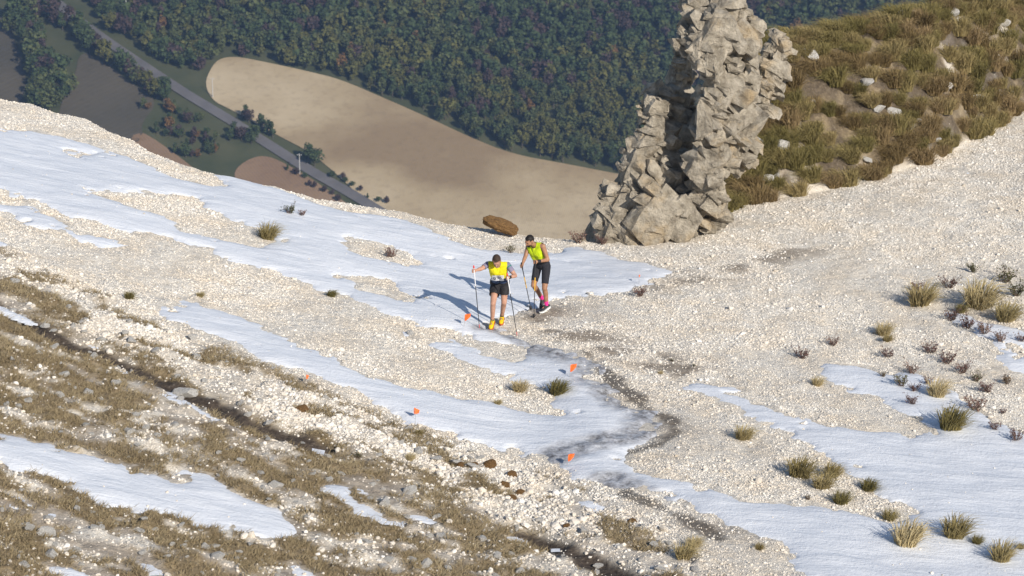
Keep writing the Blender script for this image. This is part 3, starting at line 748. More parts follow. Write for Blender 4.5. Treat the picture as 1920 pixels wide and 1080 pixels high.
while n_r < 280 and tries < 20000:
    tries += 1; px = rng.uniform(-10, 1330); py = rng.uniform(520, 1090)
    q_ = hit(px, py)
    if grid_at(SN, q_[0], q_[1]) > .4 or grid_at(sparse, q_[0], q_[1]) < .5: continue
    if rng.random() > .25+.75*(fbm(q_[0]/1.1, q_[1]/1.1, 0, 2, 141)+.5): continue
    s = min(.040*math.exp(abs(rng.normal(0, .6))), .16)
    if any((q_[0]-a)**2+(q_[1]-b)**2 < (s+c)**2 for a, b, c in pts_r): continue
    pts_r.append((q_[0], q_[1], s)); n_r += 1
    where = 'beside the dark earth path' if grid_at(NEAR, q_[0], q_[1]) > .15 else ('at the edge of a snow patch' if grid_at(WIDE, q_[0], q_[1]) > .12 else ('lying in brown turf' if grid_at(TF, q_[0], q_[1]) > .5 else 'on bare white rubble'))
    put_rock((q_[0], q_[1], float(zg(q_[0], q_[1]))), s, rocks, ('big ' if s > .11 else 'small ' if s < .065 else '')+'loose white limestone rock '+where, 'loose rocks on the turf slope', sink=.2, flat=rng.uniform(.7, 1.1))
# rust-coloured cushions
p = on_ground(940, 442); c = np.array(at_y(940, 418, p[1]))
o = add('boulder', rustme[0], None, (c[0], p[1], c[2]-.05)); o.scale = (.40, .24, .145); o.rotation_euler = (0, math.radians(21), 0)
tag(o, 'long rust-brown boulder perched on the crest behind the runners', 'boulder')
for k, (px, py, r, lab) in enumerate([(862, 873, 8, 'rust-brown cushion on the bare rib, first of the row'), (889, 873, 8, 'rust cushion second in the row on the rib'), (918, 873, 14, 'widest rust cushion of the row on the rib'), (960, 892, 10, 'rust cushion by the widest one'), (947, 911, 10, 'dark rust cushion under the row'), (975, 924, 9, 'steep rust-red cushion at the end of the row'), (961, 935, 8, 'faded rust cushion touching the rust-red one'),
         (1062, 987, 7, 'lone small rust cushion on the rib above the lower trail'), (1185, 980, 9, 'lone rust cushion near the snow by the lower trail'), (567, 770, 12, 'orange-rust cushion on rubble near the flag at the turf edge')]):
    p = on_ground(px, py); s = r*px2m(p); o = add('cushion_plant', rustme[k % 4], None, (p[0], p[1], p[2]+s*.1)); o.scale = (s, s, s*.7); o.rotation_euler = (rng.uniform(-.3, .3), .35, rng.uniform(0, 6)); tag(o, lab, 'cushion plant', 'rust cushions on the rib')

# ------------------------------------------------------------------ scree: tens of thousands of small stones
def stones_object(name, P, S, rotz, mat, label):
    me = bpy.data.meshes.new(name); me.vertices.add(len(P)); me.vertices.foreach_set('co', np.asarray(P, np.float32).ravel())
    fattr(me, 'size', S); a = me.attributes.new('rot', 'FLOAT_VECTOR', 'POINT'); a.data.foreach_set('vector', np.asarray(rotz, np.float32).ravel())
    me.materials.append(mat); o = add(name, me); tag(o, label, 'gravel', kind='stuff')
    ng = bpy.data.node_groups.new(name, 'GeometryNodeTree')
    ng.interface.new_socket('Geometry', in_out='INPUT', socket_type='NodeSocketGeometry'); ng.interface.new_socket('Geometry', in_out='OUTPUT', socket_type='NodeSocketGeometry')
    N = ng.nodes; Lk = ng.links.new
    gi = N.new('NodeGroupInput'); go = N.new('NodeGroupOutput'); jn = N.new('GeometryNodeJoinGeometry')
    for k in range(5):
        ic = N.new('GeometryNodeMeshIcoSphere'); ic.inputs['Radius'].default_value = 1; ic.inputs['Subdivisions'].default_value = 2
        sp = N.new('GeometryNodeSetPosition'); nz = N.new('ShaderNodeTexNoise'); nz.noise_dimensions = '4D'; nz.inputs['W'].default_value = k*7.7; nz.inputs['Scale'].default_value = .9; nz.inputs['Detail'].default_value = 2
        sb = N.new('ShaderNodeVectorMath'); sb.operation = 'SUBTRACT'; sb.inputs[1].default_value = (.5, .5, .5)
        sc = N.new('ShaderNodeVectorMath'); sc.operation = 'MULTIPLY'; sc.inputs[1].default_value = (1.5, 1.5, 1.2)
        Lk(nz.outputs['Color'], sb.inputs[0]); Lk(sb.outputs[0], sc.inputs[0]); Lk(sc.outputs[0], sp.inputs['Offset']); Lk(ic.outputs['Mesh'], sp.inputs['Geometry'])
        tr = N.new('GeometryNodeTransform'); tr.inputs['Scale'].default_value = (1.0, .72+.06*k, .62)
        Lk(sp.outputs[0], tr.inputs['Geometry'])
        ss = N.new('GeometryNodeSetShadeSmooth'); ss.inputs['Shade Smooth'].default_value = False; Lk(tr.outputs[0], ss.inputs[0])
        sm_ = N.new('GeometryNodeSetMaterial'); sm_.inputs['Material'].default_value = mat; Lk(ss.outputs[0], sm_.inputs[0])
        gt = N.new('GeometryNodeGeometryToInstance'); Lk(sm_.outputs[0], gt.inputs[0]); Lk(gt.outputs[0], jn.inputs[0])
    ip = N.new('GeometryNodeInstanceOnPoints'); ip.inputs['Pick Instance'].default_value = True
    na = N.new('GeometryNodeInputNamedAttribute'); na.data_type = 'FLOAT'; na.inputs['Name'].default_value = 'size'
    nr = N.new('GeometryNodeInputNamedAttribute'); nr.data_type = 'FLOAT_VECTOR'; nr.inputs['Name'].default_value = 'rot'
    Lk(gi.outputs[0], ip.inputs['Points']); Lk(jn.outputs[0], ip.inputs['Instance']); Lk(na.outputs[0], ip.inputs['Scale']); Lk(nr.outputs[0], ip.inputs['Rotation'])
    Lk(ip.outputs[0], go.inputs[0])
    md = o.modifiers.new('scatter', 'NODES'); md.node_group = ng
    return o
n_c = 950000
sx = rng.uniform(-14, 15.5, n_c); sy = rng.uniform(29, 69, n_c)
okv = np.abs(sx) < .215*sy+.6
sx, sy = sx[okv], sy[okv]
s_sn = grid_at(SN, sx, sy); s_tf = grid_at(TF, sx, sy); s_so = grid_at(SOIL, sx, sy); s_di = grid_at(DIRT, sx, sy); s_sp = grid_at(sparse, sx, sy); s_bk = grid_at(bank, sx, sy)
prob = (1-np.clip(s_sn*1.15, 0, 1))*(1-.88*s_tf)*(1-.9*s_so)*(1-.88*s_di)*(1-.85*s_bk)*(1-.45*grid_at(turf, sx, sy))*(sy < yc_at(sx)+.5) + .003*(s_sn > .8) + .35*(s_sn > .5)*np.clip(.55-grid_at(WIDE, sx, sy), 0, 1)
big_n = sstep(-.35, .3, fbm(sx/1.7, sy/1.7, 0, 2, 151))
ok2 = rng.random(len(sx)) < prob*(.55+.45*big_n)
sx, sy, s_sp, s_sn, big_n = sx[ok2], sy[ok2], s_sp[ok2], s_sn[ok2], big_n[ok2]
ss_ = .0062*np.exp(np.abs(rng.normal(0, .55, len(sx))))*(1+1.5*s_sp*rng.random(len(sx))**2)*(.85+.3*big_n); ss_ = np.minimum(ss_, .085)
sz = np.where(s_sn > .8, ztop_surface(sx, sy), zg(sx, sy)) + ss_*.15
rot = np.column_stack([rng.uniform(-.7, .7, len(sx)), rng.uniform(-.7, .7, len(sx)), rng.uniform(0, 6.28, len(sx))])
def m_stones():
    t = NT('scree_stones'); t.rough(.95); co = t.coord(False)
    wn_ = t.new('ShaderNodeTexWhiteNoise', noise_dimensions='3D')
    oi = t.new('ShaderNodeObjectInfo').outputs['Random']; n3 = t.noise(1.1, 4, .6, co); n = t.noise(30, 3, .6, co)
    c = t.ramp(oi, [(.0, (.34, .30, .25)), (.05, (.60, .55, .475)), (.45, (.70, .65, .575)), (.8, (.77, .73, .665)), (1., (.82, .79, .74))])
    c = t.mix(t.ramp(n3, [(.42, 0.0), (.66, .5)]), c, (.66, .56, .43))
    t.col(t.mix(t.ramp(n, [(.58, 0.0), (.75, .4)]), c, (.34, .30, .25))); return t.m
M['scree'] = m_stones()
stones_object('gravel', np.column_stack([sx, sy, sz]), ss_, rot, M['scree'], 'small pale limestone gravel covering the slope')
print('stones', len(sx))

# ------------------------------------------------------------------ grass
def tuft_np(nb, h, spread, seed, lean=(0, 0), w=.006, droop=.5):
    """blades of three bent segments springing from one crown"""
    g = np.random.default_rng(seed); V = []; q4 = []; t3 = []; o = 0
    for k in range(nb):
        a = g.uniform(0, 6.28); r0 = spread*.40*math.sqrt(g.random()); b = np.array([math.cos(a)*r0, math.sin(a)*r0, -.04]); a += g.normal(0, .5)
        out = np.array([math.cos(a), math.sin(a), 0])*spread*g.uniform(.1, 1.0) + np.array([lean[0], lean[1], 0])*g.uniform(.5, 1.4); hh = h*g.uniform(.45, 1.1)
        sd_ = np.array([g.normal(), g.normal(), .2]); sd_ = sd_/np.linalg.norm(sd_)*w*g.uniform(.6, 1.3); dz = droop*g.uniform(.3, 1.2)
        ps = [b+out*f1+np.array([0, 0, hh*f2]) for f1, f2 in ((.18, .42), (.55, .80-.10*dz), (1.0+.2*dz, 1.0-.45*dz))]
        V += [b-sd_, b+sd_, ps[0]-sd_*.9, ps[0]+sd_*.9, ps[1]-sd_*.65, ps[1]+sd_*.65, ps[2]]
        q4 += [[o, o+1, o+3, o+2], [o+2, o+3, o+5, o+4]]; t3.append([o+4, o+5, o+6]); o += 7
    return np.array(V), [np.array(q4), np.array(t3)]
M['straw'] = varied('dry_straw_grass', [(.1, (.22, .18, .07)), (.4, (.36, .29, .14)), (.8, (.50, .41, .23))], scale=9)
M['olive'] = varied('olive_grass', [(.1, (.12, .105, .034)), (.4, (.21, .175, .062)), (.8, (.32, .25, .115))], scale=7)
M['brown'] = varied('brown_grass', [(.1, (.12, .085, .035)), (.4, (.21, .15, .065)), (.8, (.31, .225, .115))], scale=7)
tufts = [np_mesh('tuft', *tuft_np(420, .33, .22, 40+k, (.08, -.03), .0042, .7), [M['olive'] if k == 0 else M['straw']], False) for k in range(4)]
tussock = [np_mesh('tussock', *tuft_np(850, .46, .40, 50+k, (-.16, -.03), .0048, 1.0), [M['olive'] if k < 3 else M['brown']], False) for k in range(5)]
def put_tuft(p, s, mes, label, group=None, name='grass_tuft', sz=1.0):
    o = add(name, mes[rng.integers(len(mes))], None, (p[0], p[1], p[2]-.02)); o.scale = (s, s, s*sz); o.rotation_euler = (rng.uniform(-.1, .1), rng.uniform(-.1, .1), rng.uniform(-.5, .5))
    return tag(o, label, 'grass', group)
for px, py, r, lab in [(500, 446, 24, 'round olive grass tuft on the gravel hump in the snow'), (973, 733, 19, 'upright grass tuft at the edge of the snow by the zigzag trail'), (1043, 738, 24, 'wide grass tuft in snow beside the upright one'), (932, 758, 9, 'small grass tuft at the tip of a gravel tongue'), (241, 560, 13, 'short straw tuft in a thin snow streak'),
     (374, 556, 9, 'thin dry tuft above the snow streak'), (620, 556, 12, 'low pale straw tuft beside the long snow band'), (1391, 823, 22, 'straw tuft on the scree next to a thin snow streak'), (1496, 893, 33, 'large straw tuft heading the row on the scree rib'), (1540, 915, 25, 'pale straw tuft second in the row on the rib'), (1575, 945, 22, 'greener tuft at the low end of the row on the rib'),
     (1557, 893, 22, 'feathery pale tuft at the edge of the broad snow sheet'), (1626, 918, 20, 'flat straw tuft at the snow edge past the feathery one'), (1697, 1020, 38, 'big leaning straw tuft alone on the lower snow'), (1665, 975, 18, 'short tuft behind the big leaning tuft'), (1788, 1005, 34, 'big green-straw tuft next along the snow rib'), (1830, 1018, 14, 'small tuft beside the green-straw tuft'), (1876, 1050, 30, 'green tuft at the lowest end of the snow rib'), (1912, 1028, 10, 'tiny tuft beyond the lowest green tuft'), (1722, 996, 9, 'tiny straw tuft between two big ones'),
     (1780, 802, 36, 'bushy green tuft among purple shrubs at the snow edge'), (1755, 742, 26, 'green tuft wrapped in purple twigs'), (1724, 570, 34, 'wide brown tuft at the top of the shrub patch'), (1832, 575, 42, 'big olive tuft near the top of the shrub patch'), (1884, 600, 30, 'olive tuft lying low next to the big olive one'), (1655, 628, 20, 'straw tuft on bright scree away from the shrubs'), (1662, 640, 12, 'olive tip of the straw tuft pair on the scree'),
     (1530, 722, 14, 'thin green tuft on scree near the snow strip'), (1422, 1030, 12, 'small green tuft by the lower trail bend'), (1280, 1045, 26, 'straw tuft on white rocks beside the lower icy trail'), (1300, 1025, 18, 'pale tuft above the lower icy trail'), (785, 815, 10, 'brown tuft on the bare rib'), (768, 862, 12, 'olive tuft on the bare rib'), (1237, 700, 6, 'tiny pale tuft by the trail'), (1800, 585, 14, 'small green tuft in the upper snow pocket')]:
    p = on_ground(px, py); put_tuft(p, r*px2m(p)/.185, tufts, lab, 'grass tufts on the open slope')
# wind-bent tussocks all over the bank
n_t = 0; tries = 0; tp = []
while n_t < 295 and tries < 12000:
    tries += 1; x = rng.uniform(tx[0]-.1, 15.0); y = float(yb_at(x))+rng.uniform(-.15, 4.3)
    if rng.random() < .55*(float(fbm(x/.8, y/.8, 0, 2, 161)) < -.06): continue
    if any((x-a)**2+((y-b)*1.3)**2 < .085 for a, b in tp): continue
    tp.append((x, y)); n_t += 1
    s = rng.uniform(.8, 1.6); up_ = (y-float(yb_at(x)))/MW; lab = ('large' if s > 1.2 else 'small' if s < .9 else 'middling')+' wind-bent grass tussock '+('at the foot of the steep bank' if up_ < .2 else 'low on the steep bank' if up_ < .5 else 'high on the steep bank' if up_ < .9 else 'on the crest of the steep bank')
    put_tuft((x, y, float(zg(x, y))), s, tussock, lab, 'tussocks on the grassy bank', 'grass_tussock')
for k in range(30):                                       # bare stones between the tussocks
    x = rng.uniform(tx[0]+.2, 13.5); y = float(yb_at(x))+rng.uniform(.2, 3.4)
    put_rock((x, y, float(zg(x, y))), rng.uniform(.10, .28), rocks, 'grey limestone rock showing between the bank tussocks', 'rocks in the grassy bank', sink=.1)
# short dry turf
n_c = 110000
hx_ = rng.uniform(-13, 6, n_c); hy_ = rng.uniform(29, 62, n_c); kk = (grid_at(TF, hx_, hy_)*(1-grid_at(SN, hx_, hy_))*(1-grid_at(SOIL, hx_, hy_))*(hy_ < yb_at(hx_)-.2) > rng.uniform(.25, .9, n_c)) & (np.abs(hx_) < .215*hy_+.5) & (hy_ < yc_at(hx_))
hx_, hy_ = hx_[kk][:30000], hy_[kk][:30000]; hz_ = zg(hx_, hy_)
nb = 9; n = len(hx_)*nb
bx_ = np.repeat(hx_, nb)+rng.normal(0, .035, n); by_ = np.repeat(hy_, nb)+rng.normal(0, .035, n); bz_ = np.repeat(hz_, nb)-.01
ln = rng.normal(0, .065, (n, 3)); ln[:, 0] += .035; ln[:, 1] -= .02; ln[:, 2] = rng.uniform(.03, .10, n)
b_ = np.column_stack([bx_, by_, bz_]); sd = np.column_stack([rng.normal(size=n), rng.normal(size=n)*.4, np.zeros(n)]); sd = sd/np.linalg.norm(sd, axis=1)[:, None]*.007
TV = np.stack([b_-sd, b_+sd, b_+ln], 1).reshape(-1, 3)
def m_turf():
    t = NT('dry_turf'); t.rough(.95); co = t.coord()
    t.col(t.ramp(t.math('ADD', t.math('MULTIPLY', t.noise(1.3, 4, .6, co), .6), t.math('MULTIPLY', t.noise(40, 2, .5, co), .4)), [(.32, (.17, .13, .075)), (.5, (.29, .23, .135)), (.68, (.41, .34, .22))])); return t.m
tag(add('dry_turf', np_mesh('dry_turf', TV, np.arange(len(TV)).reshape(-1, 3), [m_turf()], False)), 'short brown dry turf between the white rocks', 'grass', kind='stuff')

# ------------------------------------------------------------------ dwarf shrubs
M['twig'] = simple('dry_twigs', (.10, .065, .05), (.17, .12, .09), 20)
M['sleaf'] = varied('purple_brown_leaves', [(.15, (.085, .045, .042)), (.5, (.15, .085, .075)), (.85, (.22, .145, .115))], scale=14)
M['gleaf'] = varied('grey_green_leaves', [(.15, (.05, .06, .025)), (.5, (.10, .10, .045)), (.85, (.17, .12, .08))], scale=14)
def shrub_meshes(seed, mat, h=.30, w=.34):
    g = np.random.default_rng(seed); T = []; LP = []
    for k in range(16):
        a = g.uniform(0, 6.28); l = g.uniform(.5, 1.0); tip = np.array([math.cos(a)*w*l*g.uniform(.3, 1), math.sin(a)*w*l*g.uniform(.3, 1), h*l]); mid = tip*.5+np.array([0, 0, -.03])+g.normal(0, .015, 3)
        T.append(tube_np([(0, 0, -.05), mid, tip], [.008, .006, .003], 4))
        for j in range(9): LP.append(mid+(tip-mid)*g.uniform(.1, 1.1)+g.normal(0, .028, 3))
        for j in range(2):
            b = mid+(tip-mid)*g.random(); e = b+g.normal(0, .06, 3)+np.array([0, 0, .05]); T.append(tube_np([b, (b+e)/2, e], [.004, .003, .002], 3))
            for q_ in range(5): LP.append(b+(e-b)*g.uniform(.3, 1.1)+g.normal(0, .015, 3))
    LP = np.array(LP); v, f = joinv(T); lv, lf = leaf_cloud(LP, unit(len(LP), g), .017, g)
    return np_mesh('twigs', v, f, [M['twig']], False), np_mesh('leaves', lv, lf, [mat], False)
shr = [shrub_meshes(700+k, M['sleaf'] if k < 4 else M['gleaf']) for k in range(6)]
def shrub(px, py, r, label, green=False, group='dwarf shrubs on the slope'):
    p = on_ground(px, py); s = r*px2m(p)/.26; e = empty('dwarf_shrub', (p[0], p[1], p[2]-.01)); tag(e, label, 'shrub', group)
    a, b = shr[rng.integers(4, 6) if green else rng.integers(4)]
    e.scale = (s, s, s); e.rotation_euler = (0, 0, rng.uniform(0, 6.28)); add('twigs', a, e); add('leaves', b, e)
for px, py, r, lab, gr in [(543, 400, 16, 'dark twiggy shrub half buried in the upper snow', 1), (567, 404, 10, 'broken twig lying on snow next to the dark shrub', 0), (733, 482, 17, 'brown shrub on the gravel hump amid the long snow band', 0), (958, 474, 13, 'small green-brown shrub behind the runners', 1), (1085, 455, 20, 'dry brown shrub at the foot of the outcrop', 0), (1130, 458, 14, 'dry shrub touching the outcrop base', 0), (1190, 452, 12, 'low dry shrub against the outcrop wall', 0), (1200, 556, 17, 'brown shrub beside the saddle snow tip', 0), (1320, 412, 12, 'dry brown shrub on the low ledge by the outcrop', 0),
     (1503, 672, 19, 'purple shrub at the top of the narrow snow strip', 0), (1561, 648, 15, 'upright purple shrub alone on the scree', 0), (1665, 670, 15, 'rounded purple shrub on the scree above the snow', 0), (1710, 700, 17, 'purple shrub at the snow edge below the rounded one', 0), (1655, 706, 10, 'dark green shrub at the head of the long shrub', 1), (1690, 724, 20, 'long dark shrub spread on the snow', 1), (1715, 733, 14, 'purple end of the long shrub on the snow', 0), (1710, 757, 15, 'separate small purple shrub on the snow', 0),
     (1745, 662, 18, 'purple shrub heading the long diagonal row', 0), (1775, 682, 20, 'second purple shrub in the diagonal row', 0), (1805, 700, 20, 'third purple shrub in the diagonal row', 0), (1830, 715, 16, 'greenish shrub inside the diagonal row', 1), (1850, 735, 18, 'purple shrub closing the diagonal row', 0), (1785, 600, 20, 'purple shrub heading the upper row', 0), (1815, 615, 20, 'second purple shrub of the upper row', 0), (1845, 625, 20, 'third purple shrub of the upper row', 0), (1875, 640, 18, 'last purple shrub of the upper row', 0), (1780, 540, 20, 'dark purple shrub behind the olive tufts', 0), (1825, 510, 16, 'green-brown shrub high on the scree', 1),
     (1885, 530, 24, 'green-brown bush at the top of the shrub patch', 1), (1905, 555, 24, 'tall green-brown bush beside the other bush', 1), (1830, 770, 26, 'bushy purple-olive shrub on snow below the diagonal row', 0), (1740, 720, 14, 'purple twigs behind a green tuft', 0), (1865, 805, 15, 'small purple shrub in open snow', 0), (1905, 825, 20, 'purple shrub at the far snow edge', 0), (1880, 775, 9, 'tiny purple shrub on gravel', 0), (1915, 640, 14, 'purple shrub by the upper snow pocket', 0), (1890, 720, 16, 'green-brown shrub on gravel past the diagonal row', 1), (1720, 545, 16, 'brown twigs above the wide brown tuft', 0),
     (1260, 678, 6, 'tiny green shrub on the brown trail', 1), (1302, 687, 5, 'tinier green shrub further along the brown trail', 1), (1515, 937, 9, 'dark green shrub at the edge of the lower snow', 1), (672, 860, 12, 'dark shrub in the bare rib hollow', 1)]:
    shrub(px, py, r, lab, bool(gr))

# ------------------------------------------------------------------ marker flags
M['orange'] = simple('orange_plastic', (.85, .13, .025), (.92, .19, .04), 30, .5)
M['wire'] = simple('wire', (.25, .24, .23), None, rough=.4)
def flag(px, py, w, label, lean, yaw):
    """px,py = centre of the cloth; w = its width in pixels"""
    p = on_ground(px, py+16); s = w*px2m(p); c = at_y(px, py, p[1]); h = max(c[2]-p[2], .12)
    e = empty('marker_flag', p); tag(e, label, 'flag', 'orange flags marking the route')
    top = np.array([lean*h, 0, h+s*.55]); v, f = tube_np([(0, 0, -.05), top*.5, top], [.003]*3, 6); add('wire', np_mesh('wire', v, f, [M['wire']]), e)
    n = 6; V = []; d = np.array([math.cos(yaw), math.sin(yaw), -.12])
    for j in range(n+1):
        for k in range(n+1):
            a = k/n; V.append(top+d*s*a*1.0+np.array([0, 0, -j/n*s*1.15*(1-.45*a)+(.30 if yaw < .4 else -.45)*s*a])+np.array([-math.sin(yaw), math.cos(yaw), 0])*.14*s*math.sin(a*5+j*.5))
    V = np.array(V)-d*s*.5*np.array([1, 1, 0]); I = np.arange((n+1)**2).reshape(n+1, n+1)
    Q = np.stack([I[:-1, :-1], I[:-1, 1:], I[1:, 1:], I[1:, :-1]], -1).reshape(-1, 4)
    V = np.concatenate([V, V+np.array([0, .004, 0])]); Q = np.concatenate([Q, Q[:, ::-1]+(n+1)**2])
    V[:, :2] += (d*s*.5)[:2]
    o = add('cloth', np_mesh('cloth', V, Q, [M['orange']], False), e)
for px, py, w, lab, ln, yw in [(870, 596, 11, 'orange flag in snow beside the leading runner\'s shadow', .1, .2), (573, 706, 8, 'orange flag at the edge of the turf and the long snow streak', .1, 1.1), (780, 770, 11, 'orange flag in the lower snow beside the bare rib', -.2, .5), (1068, 691, 12, 'orange flag where the dirty trail starts to bend', .1, .3), (1062, 859, 12, 'orange flag at the lower bend of the dirty snow trail', .2, .25), (1198, 517, 5, 'small orange flag at the saddle behind the runners', 0, 1.2)]:
    flag(px, py, w, lab, ln, yw)

# ------------------------------------------------------------------ people
def nrm(v): v = np.asarray(v, float); return v/(np.linalg.norm(v)+1e-9)
def frame(d, ref=(0, 0, 1)):
    d = nrm(d); a = np.cross(ref, d)
    if np.linalg.norm(a) < 1e-3: a = np.cross((1, 0, 0), d)
    a = nrm(a); return a, np.cross(d, a), d
def capsule(p0, p1, r0, r1, n=14, squash=None):
    p0, p1 = np.asarray(p0, float), np.asarray(p1, float); a, b, d = frame(p1-p0); L = np.linalg.norm(p1-p0); rows = []
    for k in range(5):
        t = math.pi/2*(k+.35)/5.35; rows.append((-r0*math.cos(t), r0*math.sin(t)))
    for k in range(1, 4): rows.append((L*k/4, r0+(r1-r0)*k/4))
    for k in range(5):
        t = math.pi/2*(4-k+.35)/5.35; rows.append((L+r1*math.cos(t), r1*math.sin(t)))
    V = [p0+d*z+r*(a*math.cos(2*math.pi*j/n)+b*math.sin(2*math.pi*j/n)) for z, r in rows for j in range(n)]
    Fq = [[i*n+j, i*n+(j+1) % n, (i+1)*n+(j+1) % n, (i+1)*n+j] for i in range(len(rows)-1) for j in range(n)]
    c0 = len(V); V += [p0-d*r0, p1+d*r1]
    T = [[c0, (j+1) % n, j, c0] for j in range(n)]; e = (len(rows)-1)*n; T += [[c0+1, e+j, e+(j+1) % n, c0+1] for j in range(n)]
    return np.array(V), np.array(Fq), np.array(T)[:, :3]
class Body:
    def __init__(s): s.parts = []; s.bones = []
    def cap(s, name, p0, p1, r0, r1):
        v, q, t = capsule(p0, p1, r0, r1); qt = np.concatenate([t, q[:, [0, 1, 2]], q[:, [0, 2, 3]]]); s.parts.append((v, qt))
        if name: s.bones.append((name, np.asarray(p0, float), np.asarray(p1, float), r0, r1))
    def ell(s, name, c, R, ax):
        v, f = ICO3; A = np.stack(ax)*1.0; s.parts.append(((v*np.asarray(R))@A+np.asarray(c), f))
        if name: s.bones.append((name, np.asarray(c, float), np.asarray(c, float)+1e-4, min(R), min(R)))
def hand(B, wrist, c, axis, palm_dir):
    """a fist closed round a pole: c = centre of the grip, axis = pole direction (up), palm_dir = from pole to palm"""
    axis = nrm(axis); pd = nrm(np.asarray(palm_dir)-axis*np.dot(palm_dir, axis)); sd = np.cross(axis, pd)
    B.cap('hand', np.asarray(c)+pd*.034+axis*.026, np.asarray(c)+pd*.034-axis*.026, .020, .019)
    B.cap('hand', wrist, np.asarray(c)+pd*.04, .026, .025)
    for k, ln in enumerate((.95, 1.05, 1.0, .82)):
        o = np.asarray(c)+axis*(.031-.021*k); pts = []
        for an in (20, 75, 135, 200):
            a = math.radians(20+(an-20)*ln); pts.append(o+pd*.025*math.cos(a)+sd*.025*math.sin(a))
        for a, b, r in zip(pts[:-1], pts[1:], (.0098, .009, .008)): B.cap('hand', a, b, r, r*.95)
    th = [np.asarray(c)+pd*.032+axis*.032, np.asarray(c)+pd*.012-sd*.026+axis*.040, np.asarray(c)-pd*.016-sd*.018+axis*.040]
    B.cap('hand', th[0], th[1], .0125, .011); B.cap('hand', th[1], th[2], .0105, .009)
M['eye'] = simple('eyes', (.02, .015, .012), None, rough=.3)
def cloth(name, c1, c2=None, rough=.7, sc=30, bump=.004):
    t = NT(name); t.rough(rough)
    t.col(t.ramp(t.noise(sc, 3), [(.35, c1), (.65, c2 or tuple(k*.85 for k in c1))])); t.bump(t.noise(22, 4), bump); return t.m
def person(J, spec):
    P = {k: np.array(at_y(*v)) for k, v in J.items()}; B = Body()
    sa = nrm(P['shL']-P['shR'])                       # across the shoulders, towards his left
    up_t = nrm(P['neck']-P['waist']); fwd = nrm(np.cross(sa, up_t))     # chest direction
    if fwd[1] > 0: fwd = -fwd
    # torso
    for s_ in (-1, 1):
        B.cap('chest', P['waist']+sa*s_*.060+fwd*.0, P['chest']+sa*s_*.072, .088, .100)
        B.cap('belly', P['pelvis']+sa*s_*.062, P['waist']+sa*s_*.058, .100, .088)
        sh = P['shL'] if s_ > 0 else P['shR']
        B.cap('chest', P['chest']+sa*s_*.05+fwd*.01, sh*.75+P['neck']*.25, .100, .060)
        B.cap('chest', P['neck'], sh, .056, .056)
    B.cap('chest', P['chest'], P['neck'], .105, .060)
    ha = nrm(P['hipL']-P['hipR'])
    B.cap('pelvis', P['pelvis']-ha*.075, P['pelvis']+ha*.075, .105, .105)
    # head
    hc = P['head']; fd = nrm(spec['face']); hs = nrm(np.cross(fd, spec.get('hup', (0, 0, 1)))); hu = np.cross(hs, fd); ax = (hs, fd, hu)
    loc = lambda x, y, z: hc+hs*x+fd*y+hu*z
    B.cap('neck', P['neck'], loc(0, -.02, -.06), .056, .054)
    B.ell('head', loc(0, -.018, .028), (.076, .094, .090), ax)
    B.ell('head', loc(0, .022, -.022), (.062, .070, .090), ax)
    B.ell('head', loc(0, .050, -.088), (.036, .034, .026), ax)
    B.cap(None, loc(0, .086, .012), loc(0, .108, -.026), .010, .015)
    B.cap(None, loc(-.032, .078, .026), loc(.032, .078, .026), .014, .014)
    B.cap(None, loc(-.020, .082, -.060), loc(.020, .082, -.060), .010, .010)
    for s_ in (-1, 1): B.ell(None, loc(s_*.078, -.012, -.008), (.012, .022, .034), ax)
    # arms
    for s_, k in ((1, 'L'), (-1, 'R')):
        B.cap('uarm'+k, P['sh'+k], P['el'+k], .052, .041)
        d = nrm(P['ha'+k]-P['el'+k]); wr = P['ha'+k]-d*.055
        B.cap('farm'+k, P['el'+k], P['el'+k]*.6+wr*.4, .041, .039); B.cap('farm'+k, P['el'+k]*.6+wr*.4, wr, .039, .026)
        pole = spec['poles'][k]; axis = nrm(pole[0]-pole[1])
        hand(B, wr, P['ha'+k]+d*.02, axis, -d)
        # legs
        B.cap('thigh'+k, P['hip'+k], P['kn'+k], .086, .056)
        kn, an = P['kn'+k], P['an'+k]; back = -fwd*np.array([1, 1, 0]); calf = kn*.66+an*.34+nrm(back)*.018
        B.cap('shin'+k, kn, calf, .053, .054); B.cap('shin'+k, calf, an, .053, .034); B.cap('shin'+k, kn, an, .048, .034)
        B.cap('foot'+k, an, an*.5+P['to'+k]*.5, .032, .018)
    V, N, Q = remeshed(B.parts, .0065, 5)
    # which bone each point of the skin belongs to
    best = np.full(len(V), 9e9); bi = np.zeros(len(V), int); bt = np.zeros(len(V)); names = sorted({b[0] for b in B.bones})
    for nm, a, b, r0, r1 in B.bones:
        ab = b-a; t = np.clip(((V-a)@ab)/max(ab@ab, 1e-12), 0, 1); d = np.linalg.norm(V-a-t[:, None]*ab, axis=1)-(r0+(r1-r0)*t)
        k = d < best; best = np.where(k, d, best); bi = np.where(k, names.index(nm), bi)
    isb = lambda *n: np.isin(bi, [names.index(q_) for q_ in n if q_ in names])
    tpar = lambda a, b: ((V-a)@(b-a))/((b-a)@(b-a))
    foot = (P['toL']+P['toR'])/2; root = empty('person', (foot[0], foot[1], min(P['toL'][2], P['toR'][2])-.04)); tag(root, spec['label'], 'person')
    def child(name, me, lab=None):
        o = add(name, me, root); o.matrix_parent_inverse = Matrix.Translation(-root.location)
        if lab: o['label'] = lab
        return o
    child('body', np_mesh('body', V, Q, [spec['skin']]))
